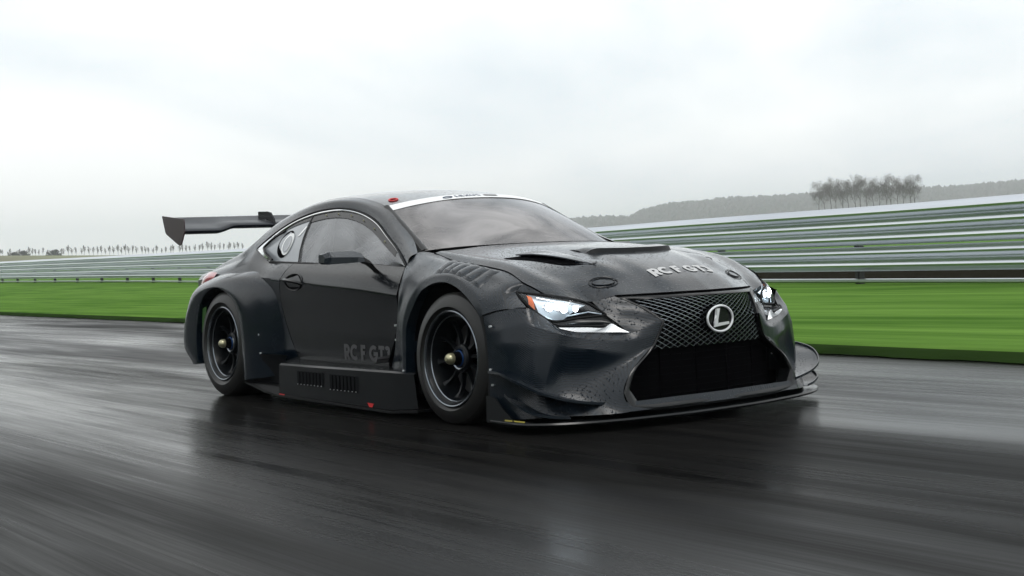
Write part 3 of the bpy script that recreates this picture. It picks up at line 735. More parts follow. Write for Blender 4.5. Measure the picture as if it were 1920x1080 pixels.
dbm = MB().grid(WG(loft(both([[(-.66,.72,.80),(-.55,.4,.86),(-.5,0,.87)], [(-.92,.72,.82),(-.92,.4,.87),(-.92,0,.87)], [(-1.0,.70,.72),(-1.0,.4,.74),(-1.0,0,.72)]]), 4, 4)))
part(dbm, 'dashboard', M['interior'])
part(MB().tube([Vector((-1.16, .36 + .15*math.cos(a), .78 + .15*math.sin(a))) for a in [2*math.pi*k/20 for k in range(21)]], .014, 6, cap=False), 'steering_wheel', M['black'])
part(MB().grid([[Vector((x, y, .42)) for y in (-.8, .8)] for x in (-.5, -3.3)]).grid([[Vector((-3.0, y, z)) for y in (-.7, .7)] for z in (.4, .84)]), 'cabin_floor', M['interior'], smooth=0)

# ---- headlights
def lens_grid(s, depth=0.0):
    top = [(0.408,0.850,0.672),(0.479,0.812,0.662),(0.541,0.768,0.652),(0.644,0.682,0.628),(0.680,0.612,0.601),(.728,.550,.546)]
    bot = [(0.415,0.852,0.667),(0.478,0.853,0.622),(0.541,0.842,0.577),(0.602,0.787,0.528),(0.638,0.665,0.534),(.727,.551,.543)]
    mid = [mixp(a, b, .5, (.012, .008, .006)) for a, b in zip(top, bot)]
    mid[0] = mixp(top[0], bot[0], .5); mid[-1] = mixp(top[-1], bot[-1], .5)
    rows = [top, mid, bot]
    if depth: rows = [[(p[0]-depth*.9, p[1]-depth*.35, p[2]-depth*.1) for p in r] for r in rows]
    return loft(rows, 8, 8)
def lens_at(G, u, v):
    n, k = len(G)-1, len(G[0])-1
    i, j = v*n, u*k; i0, j0 = min(int(i), n-1), min(int(j), k-1); a, b = i-i0, j-j0
    f = lambda p, q, t: np.array(p)*(1-t) + np.array(q)*t
    return f(f(G[i0][j0], G[i0][j0+1], b), f(G[i0+1][j0], G[i0+1][j0+1], b), a)
for s in (1, -1):
    hl = part(MB().grid(WG(lens_grid(s, .050), s)), 'headlight', M['gloss_black'])
    G1, G2 = lens_grid(s, .014), lens_grid(s, .030)
    def patch(nm, mat, uv, Gq, th=0):
        q = [W(lens_at(Gq, u, v), s) for u, v in uv]
        o = part(MB().poly(q), nm, mat, hl, smooth=0); return o
    def patchgrid(nm, mat, ua, ub, va, vb, Gq, n=8):
        g = [[W(lens_at(Gq, ua(t)+(ub(t)-ua(t))*k/4, t), s) for k in range(5)] for t in [va+(vb-va)*i/n for i in range(n+1)]]
        return part(MB().grid(g), nm, mat, hl)
    patchgrid('indicator', M['amber'], lambda t: .10 + .20*t, lambda t: .155 + .27*t, .34, .93, G1)
    patchgrid('reflector', M['lamp_white'], lambda t: .13 + .36*t, lambda t: .80 - .10*t, .12, .96, G2)
    # chrome fins in front of the reflector
    for t in (.30, .66):
        a, b_ = lens_at(G1, .22 + .34*t, t), lens_at(G1, .80 - .15*t, t)
        part(MB().tube([W(a, s), W((a+b_)/2, s), W(b_, s)], .003, 6), 'reflector_fin', M['chrome'], hl)
    for u, v, r in ((.50, .56, .020), (.62, .50, .017), (.73, .46, .013)):
        c = lens_at(G1, u, v); n_ = Vector((.9, -.35*s, .1)).normalized()
        a = W(c, s)
        lm = MB().tube([a - n_*.03, a - n_*.004], [r*1.25, r*1.1], 16)
        part(lm, 'projector_bezel', M['chrome'], hl)
        part(MB().tube([a - n_*.004, a + n_*.002, a + n_*.006], [r, r*.85, r*.4], 16), 'projector_light', M['led'], hl)
    # dark tip with bright outline
    a = [lens_at(G1, .70, .80), lens_at(G1, .86, .55), lens_at(G1, .97, .40)]
    part(MB().tube([W(p, s) for p in a], .003, 6), 'light_guide', M['lamp_white'], hl)
    part(MB().tube([W(lens_at(G1, u, v), s) for u, v in ((.24,.94),(.45,.97),(.60,.95))], .003, 6), 'light_guide', M['lamp_white'], hl)
    part(MB().grid(WG(lens_grid(s, 0.0), s)), 'lens', M['lens'], hl)
    # black rim round the lens
    Gr = lens_grid(s, -.002); ed = [W(p, s) for p in Gr[0]] + [W(p, s) for p in Gr[-1][::-1]]
    part(MB().tube(ed + [ed[0]], .0065, 6, cap=False), 'lens_seal', M['black'], hl)
    # housing below the lens and the daylight strip
    bot = [(0.541,0.842,0.577),(0.602,0.787,0.528),(0.638,0.665,0.534),(.727,.551,.543),(.765,.520,.515)]
    dt = [(0.624,0.802,0.511),(0.656,0.782,0.500),(0.716,0.672,0.493),(.772,.572,.486),(.800,.520,.478)]
    md = [mixp(a, b_, .5, (-.022, -.004, -.004)) for a, b_ in zip(bot, dt)]
    part(MB().grid(WG(loft([bot, md, dt], 5, 4), s)), 'lamp_housing', M['gloss_black'], hl)
    up_ = [(0.649,0.787,0.497),(0.720,0.675,0.491),(0.769,0.592,0.486),(.778,.562,.503),(.797,.525,.480),(.822,.490,.459)]
    dn_ = [(0.659,0.785,0.492),(0.694,0.722,0.473),(0.734,0.655,0.467),(0.757,0.600,0.463),(.806,.540,.461),(.823,.489,.456)]
    part(MB().grid(WG(loft([[(p[0]+.004, p[1]+.002, p[2]) for p in up_], [(p[0]+.005, p[1]+.002, p[2]) for p in dn_]], 5, 4), s)), 'daylight_strip', M['drl'], hl)
    cells = MB(); ua_, da_ = spline(up_, 5), spline(dn_, 5)
    for j in range(2, len(ua_) - 5):
        a_, b2 = ua_[j], da_[j]; cells.tube([W((a_[0]+.006, a_[1]+.003, a_[2]), s), W((b2[0]+.007, b2[1]+.003, b2[2]), s)], .0013, 4)
    tag(part(cells, 'strip_dividers', M['chrome_satin'], hl), kind='stuff')
    part(MB().tube([W((p[0]+.006, p[1], p[2]+.004), s) for p in spline([(0.622,0.804,0.514),(0.654,0.787,0.503),(0.720,0.675,0.495),(0.769,0.592,0.490)], 5)], .0045, 6), 'strip_shroud', M['black'], hl)

# ---- badge
def bx(w_, z): return gx(w_, z)[0] + .030
def badge_pt(u, v, lift=0): return Vector((.958 - .28*u*u + lift, -u, .495 + v))
bd = MB()
ringpts = [badge_pt(.088*math.cos(a), .064*math.sin(a), .004) for a in [2*math.pi*k/48 for k in range(49)]]
badge = part(MB().poly([badge_pt(.094*math.cos(a), .069*math.sin(a), -.004) for a in [2*math.pi*k/48 for k in range(48)]]), 'badge', M['gloss_black'], smooth=0)
part(MB().tube(ringpts, .0060, 8, cap=False), 'badge_ring', M['badge'], badge)
# the bent letter: slanted upper stroke, foot sweeping along the ring
Ls = [(.020,.050),(-.004,.050),(.040,-.030),(.036,-.040)]
lp_ = [(.006,.052),(.026,.052),(-.001+.05,-.024),(.049,-.032)]
def glyph(pts, th=.008):
    q = [badge_pt(u, v, .002) for u, v in pts]
    return MB().prism(q, (th, 0, 0))
part(glyph([(.030,.051),(.006,.051),(.040+.008,-.018),(.046,-.034),(.062-.012,-.040),(-.058,-.030),(-.055,-.018),(.026,-.022),(.022,-.018)][::1]), 'badge_letter', M['badge'], badge, smooth=0)

# ---- rear wing
TE = [(-3.70,.95,1.246),(-3.69,.70,1.248),(-3.68,.4,1.252),(-3.68,0,1.256)]
LEu = [(-3.36,.95,1.152),(-3.36,.69,1.154),(-3.36,.635,1.160),(-3.36,.56,1.178),(-3.36,.50,1.184),(-3.36,0,1.187)]
us = np.linspace(.95, 0, 40); wing = MB()
def wz(u): # height of the leading edge: dropped outboard of the step
    t = min(1, max(0, (.68 - abs(u)) / .14)); t = t*t*(3-2*t); return 1.140 + .034 * t
G = []
for k in range(81):
    u = .945 - k * 1.89 / 80; zl = wz(u); zt = 1.248 + .006 * (1 - abs(u))
    c = []
    for x_, zu in ((-3.70, zt), (-3.66, zt - .012), (-3.58, zt - .045), (-3.48, (zl+.012) + (zt-zl)*.30), (-3.40, zl + .018), (-3.365, zl + .008), (-3.352, zl - .004), (-3.36, zl - .020), (-3.42, zl - .026), (-3.50, zl - .014), (-3.60, zl + .028), (-3.68, zt - .022)):
        c.append(Vector((x_, -u, zu)))
    G.append(c)
rw = part(MB().grid(G, close=True).poly(G[0]).poly(G[-1]), 'rear_wing', M['wing'], smooth=50)
for s in (1, -1):
    ep = [(-3.725,.95,1.262),(-3.345,.95,1.222),(-3.335,.95,1.20),(-3.335,.95,1.13),(-3.40,.95,1.045),(-3.425,.95,1.035),(-3.46,.95,1.045),(-3.66,.95,1.125),(-3.675,.95,1.14)]
    part(MB().prism([W(p, s) for p in ep], (0, -s*.010, 0)), 'endplate', M['wing_end'], rw, smooth=0)
    sy = .225
    pr_ = [(-3.62,1.278),(-3.47,1.272),(-3.42,1.262),(-3.37,1.215),(-3.345,1.15),(-3.30,1.02),(-3.25,.93),(-3.20,.86),(-3.27,.86),(-3.33,.95),(-3.375,1.05),(-3.40,1.13),(-3.43,1.185),(-3.52,1.20),(-3.62,1.225)]
    part(MB().prism([W((x, sy, z), s) for x, z in pr_], (0, -s*.012, 0)), 'wing_stay', M['gloss_black'], rw, smooth=0)
    bx_ = MB()
    for j in range(3): bx_.box(W((-3.58 + j*.05, sy + .016, 1.205), s), (.020, .012, .016))
    part(bx_, 'stay_bolts', M['chrome'], rw, smooth=0)

# ---- mirrors
for s in (1, -1):
    h = MB()
    A = [W(p, s) for p in ((-1.02,1.142,.917),(-.95,1.130,.920),(-.915,1.132,.890),(-.925,1.143,.850),(-1.02,1.142,.852))]
    Bm = [W(p, s) for p in ((-1.04,.965,.922),(-.955,.975,.922),(-.890,.975,.885),(-.885,.985,.855),(-1.02,.975,.855))]
    A0 = [W(p, s) for p in ((-1.03,1.155,.905),(-.985,1.155,.908),(-.955,1.158,.885),(-.96,1.158,.860),(-1.03,1.155,.862))]
    C0 = [W(p, s) for p in ((-.96,.94,.905),(-.91,.945,.905),(-.865,.95,.880),(-.86,.955,.858),(-.95,.945,.857))]
    h.grid([A0, A, Bm, C0], close=True); h.poly(A0); h.poly(C0, True)
    mir = part(h, 'door_mirror', M['carbon_fine'], smooth=20)
    arm = MB()
    arm.grid([[W(p, s) for p in ((-.93,.955,.900),(-.87,.955,.885),(-.862,.955,.858),(-.93,.955,.858))],
              [W(p, s) for p in ((-.90,.935,.868),(-.835,.935,.862),(-.825,.93,.845),(-.89,.93,.838))],
              [W(p, s) for p in ((-.87,.915,.825),(-.80,.915,.815),(-.80,.905,.805),(-.87,.905,.81))],
              [W(p, s) for p in ((-.86,.895,.790),(-.77,.895,.780),(-.77,.885,.78),(-.86,.885,.785))]], close=True)
    part(arm, 'mirror_arm', M['gloss_black'], mir, smooth=25)
    part(MB().prism([W((-1.021,1.13,.862), s), W((-1.021,.99,.862), s), W((-1.035,.98,.91), s), W((-1.023,1.13,.908), s)], (-.004, 0, 0)), 'mirror_glass', M['chrome'], mir, smooth=0)

# ---- door handle (recess, grip)
dh = MB(); c0 = W((-1.79,.93,.752)); dd = Vector((0, 1, 0))
P = ellipse_on('side', c0, (1, 0, .0), (0, 0, 1), .118, .052, dd, .003, 36)
handle = part(MB().poly(P), 'door_handle', M['dark'], DOOR, smooth=0)
rim_ = ellipse_on('side', c0, (1, 0, 0), (0, 0, 1), .118, .052, dd, .004, 36)
part(MB().tube(rim_ + [rim_[0]], .004, 6, cap=False), 'handle_recess_rim', M['gloss_black'], handle)
gr = [(-1.91,.935,.768),(-1.85,.953,.768),(-1.76,.962,.762),(-1.69,.955,.752),(-1.66,.940,.744)]
part(MB().grid([[W((p[0], p[1], p[2]+.010)) for p in spline(gr, 4)], [W((p[0], p[1]+.008, p[2])) for p in spline(gr, 4)], [W((p[0], p[1], p[2]-.013)) for p in spline(gr, 4)], [W((p[0], p[1]-.012, p[2])) for p in spline(gr, 4)]]), 'handle_grip', M['gloss_black'], handle)

# ---- tail lamps
for s in (1, -1):
    R = [[(-3.42,.755,.828),(-3.20,.825,.838),(-3.00,.868,.830)], [(-3.425,.795,.785),(-3.20,.872,.800),(-3.01,.885,.806)], [(-3.42,.815,.735),(-3.25,.868,.752),(-3.06,.882,.785)]]
    part(MB().grid(WG([[ (p[0], p[1]+.006, p[2]) for p in r] for r in loft(R, 6, 4)], s)), 'tail_lamp', M['red_lamp'])

# ---- fender louvres (raised gills above the front wheels)
for s in (1, -1):
    root = None
    for j in range(6):
        x0 = -.155 + j * .062; zz = [0.792,.790,.782,.770,.750,.722][j]
        x0 += .0 if j < 4 else .01 * (j - 3)
        rows = []
        for (dx, h_) in ((0, .000), (.012, .013), (.034, .017), (.056, .009), (.066, -.004)):
            r = []
            for w_ in (.955, .945, .915, .88, .845, .815):
                key = 'fender'
                hh = drop('fender', (x0 + dx, -w_, 1.2), (0, 0, -1)); z = hh[0].z if hh else zz
                e = 1.0 if .83 < w_ < .95 else .15
                r.append(W((x0 + dx, w_, z + h_ * e - .001), s))
            rows.append(r)
        g = part(MB().grid(rows), 'louvre', M['carbon_fine'], smooth=30)
# ---- hood catches (oval), red ring on roof
for s in (1, -1):
    P = lambda ru, rv, off: ellipse_on('hood', W((.620,.465,.9), s), Vector((.25, -s*-.55*-1, 0)).normalized() if 0 else Vector((-.50, -s*1.0, 0)).normalized(), Vector((1.0, -s*.50, 0)).normalized(), ru, rv, (0, 0, -1), off)
    r1 = P(.074, .036, .004)
    ct = part(MB().tube(r1 + [r1[0]], .0024, 6, cap=False), 'hood_catch', M['gloss_black'])
    part(MB().poly(P(.060, .024, .004)), 'catch_plate', M['carbon_fine'], ct, smooth=0)
    r2 = P(.058, .023, .005)
    part(MB().tube(r2 + [r2[0]], .002, 6, cap=False), 'catch_edge', M['black'], ct)
rr = ellipse_on('roof', (-1.255, -.50, 1.5), (1, 0, 0), (0, 1, 0), .026, .026, (0, 0, -1), .003)
part(MB().poly(rr), 'roof_mark', M['dark'], smooth=0)
part(MB().tube(rr + [rr[0]], .006, 6, cap=False), 'roof_mark_ring', M['red'])
# ---- shut lines drawn as narrow sunken joints filled with shadow
def joint(pts, key, d, nm='shut_line', r=.0032, n=8, off=0.0005):
    P = lay(key, [W(p) for p in spline(pts, n)], d, off)
    part(MB().tube(P, r, 6), nm, M['dark'])
joint([(p[0], p[1], p[2]+.2) for p in [H[i][7] for i in range(7, -1, -1)]] if 0 else [(.0,.8,1.0),(.2,.8,1.0)], 'fender', (0, 0, -1)) if 0 else None
for s in (1, -1):
    part(MB().tube([W((p[0], p[1]+.002, p[2]+.0015), s) for p in spline([h for h in H[7]], 5)], .0035, 6), 'shut_line', M['dark'])
    part(MB().tube([W((p[0]+.002, p[1], p[2]+.001), s) for p in spline([H[i][7] for i in range(5)], 5)], .0035, 6), 'shut_line', M['dark'])
    part(MB().tube([W((p[0]+.001, p[1]+.003, p[2]), s) for p in spline([(.326,1.0,.567),(0.411,0.958,0.589),(0.534,0.888,0.598)], 5)], .003, 6), 'shut_line', M['dark'])

# ---- lettering
# hood: reads from the car's front, left to right across the nose
a, b_ = Vector((.690, -.225, 1.0)), Vector((.860, .11, 1.0))
Uh = Vector((.30, .95, 0)).normalized(); Vh = Vector((-1.0, 0.0, 0))
letters('RC F GT3', .070, (.742, -.220, 1.0), Vector((0.0, 1, 0)), Vector((-1, .0, 0)), 'hood', (0, 0, -1), M['letter_grey'], 'hood_lettering', hood, .25, .004, font_w=1.17)
# door: dark grey letters low on the door
letters('RC F GT3', .092, (-1.232, -1.0, .288), (1, 0, 0), (0, 0, 1), 'side', (0, 1, 0), M['letter_dark'], 'door_lettering', DOOR, .24, .0018, font_w=1.12)
# sun strip: maker's word with a round mark before and a small flag after it
dS = Vector((-.5, 0, -.85))
o_ = letters('LEXUS', .036, (-1.012, -.195, 1.24), (0, 1, 0), (-.87, 0, .49), 'strip', dS, M['letter_navy'], 'strip_lettering', ss, .2, .002, font_w=1.5)
def strip_pts(P): return lay('strip', P, dS, .003)
ring_ = strip_pts([Vector((-1.028 - .015*math.sin(a), -.25 + .032*math.cos(a), 1.24)) for a in [2*math.pi*k/24 for k in range(25)]])
part(MB().tube(ring_, .0025, 5, cap=False), 'strip_mark', M['letter_navy'], ss)
part(MB().poly(strip_pts([Vector((-1.014, .015, 1.24)), Vector((-1.014, .115, 1.24)), Vector((-1.044, .115, 1.24)), Vector((-1.044, .015, 1.24))])), 'strip_flag', M['letter_dark'], ss, smooth=0)
# green print inside the rear arch
part(MB().prism([W(p) for p in ((-3.08,.975,.42),(-3.02,.975,.46),(-2.99,.975,.60),(-3.05,.975,.585))], (0, .004, 0)), 'arch_print', M['green_print'], smooth=0)

# ---- wheels
def lathe(prof, n=72):
    """prof: (radius, depth) with depth towards the car; axis along y, outer face at -y"""
    return [[Vector((r*math.cos(2*math.pi*k/n), d, r*math.sin(2*math.pi*k/n))) for k in range(n)] for r, d in prof]
def make_wheel(R_, width):
    e = empty('wheel')
    def P(mb, nm, mt, par=e, sm=30):
        o = mb.build(nm, mt, par, sm); return o
    ri = .252
    P(MB().grid(lathe([(ri-.004,.012),(ri+.004,.004),(ri+.02,-.006),(R_-.075,-.012),(R_-.035,-.006),(R_-.012,.010)]), close=True), 'sidewall', M['tyre'])
    P(MB().grid(lathe([(R_-.012,.010),(R_-.003,.022),(R_,.045),(R_,width-.045),(R_-.006,width-.02),(R_-.03,width),(ri,width)]), close=True), 'tread', M['tyre_tread'])
    # rim: outer lip, step, barrel
    P(MB().grid(lathe([(ri-.002,.010),(ri-.003,.000),(ri-.008,-.003),(ri-.013,.000),(ri-.015,.010)]), close=True), 'rim_lip', M['rim_edge'])
    P(MB().grid(lathe([(ri-.015,.010),(ri-.022,.022),(ri-.028,.028)]), close=True), 'rim_step', M['rim'])
    P(MB().grid(lathe([(ri-.028,.028),(ri-.031,.026),(ri-.035,.030)]), close=True), 'rim_ring', M['rim_edge'])
    rm = P(MB().grid(lathe([(ri-.035,.030),(ri-.046,.06),(ri-.052,.12),(ri-.05,.22),(ri-.01,width-.01)]), close=True), 'rim', M['rim'])
    P(MB().grid(lathe([(.19,.155),(.06,.150)]), close=True), 'brake_disc', M['brake'])
    P(MB().box((.15, .145, .06), (.07, .05, .16)), 'brake_caliper', M['black'])
    P(MB().grid(lathe([(ri-.05,.21),(.0,.21)]), close=True), 'wheel_back', M['dark'])
    sp = MB()
    for k in range(10):
        a = 2*math.pi*k/10 + .12; ca, sa = math.cos(a), math.sin(a); t = Vector((-sa, 0, ca)); r_ = Vector((ca, 0, sa))
        G = []
        for (r, d, hw, th) in ((.045,.068,.016,.03),(.09,.082,.012,.024),(.14,.088,.010,.02),(.18,.080,.011,.02),(.202,.064,.020,.02),(.212,.052,.030,.015)):
            c = r_*r + Vector((0, d, 0))
            G.append([c - t*hw*.55, c + t*hw*.55, c + t*hw + Vector((0, th, 0)), c - t*hw + Vector((0, th, 0))])
        sp.grid(G, close=True)
    P(sp, 'spokes', M['rim'])
    P(MB().grid(lathe([(.075,.085),(.072,.066),(.060,.058),(.050,.060)]), close=True), 'hub', M['rim'])
    P(MB().grid(lathe([(.059,.057),(.057,.052),(.050,.056)]), close=True), 'hub_ring', M['rim_edge'])
    P(MB().grid(lathe([(.0425,.055),(.0410,.050),(.038,.049)]), close=True), 'lock_ring', M['blue'])
    P(MB().grid(lathe([(.036,.060),(.034,.030),(.030,.012)]), close=True), 'nut_collar', M['dark'])
    P(MB().grid(lathe([(.030,.014),(.029,-.004),(.024,-.016),(.012,-.026),(.0,-.028)], 36), close=True), 'wheel_nut', M['nut'])
    # small raised maker lettering on the sidewall: short radial bars cannot be read, so plain ticks
    return e
def copy_tree(o, parent=None):
    c = o.copy(); COL.objects.link(c)
    if parent is not None: c.parent = parent
    for ch in list(o.children): copy_tree(ch, c)
    return c
wf = make_wheel(.342, .30); wr = make_wheel(.353, .32)
for src, x, R_ in ((wf, 0.0, .342), (wr, -2.73, .353)):
    far = copy_tree(src)
    for o, s in ((src, 1), (far, -1)):
        o.parent = car; o.matrix_parent_inverse = car_inv
        o.location = (x, -s * .985, R_ - .002)
        o.rotation_euler = (math.radians(-2.4) if s == 1 else math.radians(2.4), 0, 0 if s == 1 else math.pi)
        if s == -1: o.rotation_euler = (math.radians(-2.4), 0, math.pi)

# ================================================================== SETTING
# ---- road edge, rail line
EDGE = [(-420, 40), (-140, 14.5), (-60, 7.3), (-28.3, 4.85), (-15.5, 4.22), (-1.45, 3.28), (.62, 3.16), (8, 3.0), (25, 3.6), (80, 9), (300, 60)]
RAIL = [(-420, 62, 2.2), (-180, 30, 1.4), (-80.5, 19.9, .70), (-55.2, 18.7, .46), (-40.6, 17.2, .32), (-27.5, 16.4, .22), (-18.4, 15.4, .16), (-14.2, 14.4, .15), (-11.1, 13.75, .14), (-7.7, 13.12, .13), (-5.2, 12.48, .13), (2, 10.9, .12), (14, 9.8, .10), (40, 12, .1), (120, 26, .1), (300, 80, .1)]
edge = run_spline([(x, y, 0) for x, y in EDGE], 10)
rail = run_spline(RAIL, 10)
def at_x(P, x):
    for a, b in zip(P, P[1:]):
        if a[0] <= x <= b[0]:
            t = (x - a[0]) / max(1e-6, b[0] - a[0]); return a + (b - a) * t
    return P[0] if x < P[0][0] else P[-1]

def ground_mat(name, build):
    mt = bpy.data.materials.new(name); mt.use_nodes = True; t, N, L, b = nodes_of(mt); build(t, N, L, b); return mt

FILM = 11.0
def asphalt(t, N, L, b):
    tc = N('ShaderNodeTexCoord')
    def noise(scale, vec_scale, detail=4, rough=.55, dist=0.0, rot=0.0, off=0.0):
        mp = N('ShaderNodeMapping'); mp.inputs['Location'].default_value = (off, off * .37, 0); mp.inputs['Scale'].default_value = vec_scale; mp.inputs['Rotation'].default_value = (0, 0, rot)
        L(tc.outputs['Object'], mp.inputs[0])
        n = N('ShaderNodeTexNoise'); n.inputs['Scale'].default_value = scale; n.inputs['Detail'].default_value = detail
        n.inputs['Roughness'].default_value = rough; n.inputs['Distortion'].default_value = dist; L(mp.outputs[0], n.inputs['Vector']); return n.outputs['Fac']
    fine = noise(60, (.012, 1, 1), 5, .7)            # streaks along the driving line
    mid = noise(9, (.035, 1, 1), 5, .6)
    wide = noise(1.1, (.10, 1, 1), 4, .55, .3)
    patch = noise(.22, (.45, 1, 1), 3, .5, .5)
    def rng(x, a, b_, c, d):
        r = N('ShaderNodeMapRange'); r.inputs[1].default_value = a; r.inputs[2].default_value = b_; r.inputs[3].default_value = c; r.inputs[4].default_value = d
        L(x, r.inputs[0]); return r.outputs[0]
    s1 = math_node(t, 'ADD', math_node(t, 'MULTIPLY', fine, vb=.5), math_node(t, 'MULTIPLY', mid, vb=.5))
    cr = N('ShaderNodeValToRGB'); cr.color_ramp.elements[0].position = .36; cr.color_ramp.elements[0].color = (.0022, .0023, .0026, 1)
    cr.color_ramp.elements[1].position = .66; cr.color_ramp.elements[1].color = (.013, .0125, .0115, 1)
    L(s1, cr.inputs[0]); L(cr.outputs[0], b.inputs['Base Color'])
    r = math_node(t, 'ADD', rng(wide, .38, .62, .08, .32), rng(s1, .38, .62, -.05, .12))
    r = math_node(t, 'ADD', r, rng(patch, .38, .62, -.05, .10), clamp=True)
    L(r, b.inputs['Roughness'])
    film = noise(.42, (.22, 1, 1), 3, .5, .4, off=FILM)
    L(rng(film, .44, .60, .006, .09), b.inputs['Specular IOR Level'])
    bp = N('ShaderNodeBump'); bp.inputs['Strength'].default_value = .3; bp.inputs['Distance'].default_value = .003
    L(s1, bp.inputs['Height'])
    bp2 = N('ShaderNodeBump'); bp2.inputs['Strength'].default_value = .10; bp2.inputs['Distance'].default_value = .03
    L(wide, bp2.inputs['Height']); L(bp.outputs[0], bp2.inputs['Normal']); L(bp2.outputs[0], b.inputs['Normal'])
M['asphalt'] = ground_mat('wet_asphalt', asphalt)

def grass(t, N, L, b):
    tc = N('ShaderNodeTexCoord')
    def noise(scale, vs, detail=4):
        mp = N('ShaderNodeMapping'); mp.inputs['Scale'].default_value = vs; L(tc.outputs['Object'], mp.inputs[0])
        n = N('ShaderNodeTexNoise'); n.inputs['Scale'].default_value = scale; n.inputs['Detail'].default_value = detail; n.inputs['Roughness'].default_value = .6
        L(mp.outputs[0], n.inputs['Vector']); return n.outputs['Fac']
    a = noise(3.0, (.06, 1, 1), 5); c = noise(14, (.05, 1, 1), 4); e = noise(.35, (.5, 1, 1), 3)
    v = math_node(t, 'ADD', math_node(t, 'MULTIPLY', a, vb=.5), math_node(t, 'ADD', math_node(t, 'MULTIPLY', c, vb=.25), math_node(t, 'MULTIPLY', e, vb=.25)))
    cr = N('ShaderNodeValToRGB'); cr.color_ramp.elements[0].position = .40; cr.color_ramp.elements[0].color = (.052, .118, .020, 1)
    cr.color_ramp.elements[1].position = .60; cr.color_ramp.elements[1].color = (.120, .225, .044, 1)
    L(v, cr.inputs[0]); L(cr.outputs[0], b.inputs['Base Color']); b.inputs['Roughness'].default_value = .75
    b.inputs['Specular IOR Level'].default_value = .0
    bp = N('ShaderNodeBump'); bp.inputs['Strength'].default_value = .5; bp.inputs['Distance'].default_value = .05
    L(v, bp.inputs['Height']); L(bp.outputs[0], b.inputs['Normal'])
M['grass'] = ground_mat('grass_verge', grass)
def field(t, N, L, b):
    tc = N('ShaderNodeTexCoord'); n = N('ShaderNodeTexNoise'); n.inputs['Scale'].default_value = .02; n.inputs['Detail'].default_value = 6
    L(tc.outputs['Object'], n.inputs['Vector'])
    cr = N('ShaderNodeValToRGB'); cr.color_ramp.elements[0].color = (.10, .085, .035, 1); cr.color_ramp.elements[1].color = (.13, .14, .05, 1)
    cr.color_ramp.elements[0].position = .4; cr.color_ramp.elements[1].position = .6
    L(n.outputs['Fac'], cr.inputs[0]); L(cr.outputs[0], b.inputs['Base Color']); b.inputs['Roughness'].default_value = .9
M['field'] = ground_mat('winter_field', field)

# road: one sheet from its far edge to well behind the camera
xs = sorted(set([p[0] for p in edge]))
g = MB().grid([[Vector((p[0], p[1], 0)) for p in edge], [Vector((p[0], p[1] - 1.2, 0)) for p in edge], [Vector((p[0], -8, 0)) if p[1] > -8 else Vector((p[0], p[1]-20, 0)) for p in edge], [Vector((p[0], -16, 0)) for p in edge]])
road = g.build('road', M['asphalt'], smooth=0); tag(road, kind='structure')
# grass verge between road and rail, falling a little at the road's edge
NC = len(edge)
rows = []
for k in range(9):
    t = k / 8; r = []
    for p in edge:
        q = at_x(rail, p[0] - (0))
        y = p[1] - .03 + (q[1] + .4 - p[1]) * t
        z = .012 + (q[2]) * (t ** 1.1) + .02 * math.sin(p[0] * .7 + t * 5) * t * (1 - t)
        r.append(Vector((p[0], y, z)))
    rows.append(r)
    if k == 0: rows.append([v + Vector((0, .05, .075)) for v in r])
verge = MB().grid(rows).build('grass_verge', M['grass'], smooth=60); tag(verge, kind='structure')
je = random.Random(31); er = [[], [], []]
for a_, b_ in zip(edge, edge[1:]):
    nn_ = max(1, int(min(60, (b_[0] - a_[0]) / .25))) if -45 < a_[0] < 14 else 1
    for k in range(nn_):
        p = a_ + (b_ - a_) * (k / nn_); j1, j2, j3 = je.uniform(-.04, .05), je.uniform(-.03, .05), je.uniform(0, .05)
        er[0].append(Vector((p[0], p[1] - .11 + j1, .008))); er[1].append(Vector((p[0], p[1] - .06 + j2 * .3, .045 + j3 * .3))); er[2].append(Vector((p[0], p[1] + .0, .070)))
M['edge_soil'] = principled('edge_soil', (.018, .036, .009), 1.0, spec=0.0)
ve = MB().grid(er).build('verge_edge', M['edge_soil'], smooth=60); tag(ve, kind='structure')
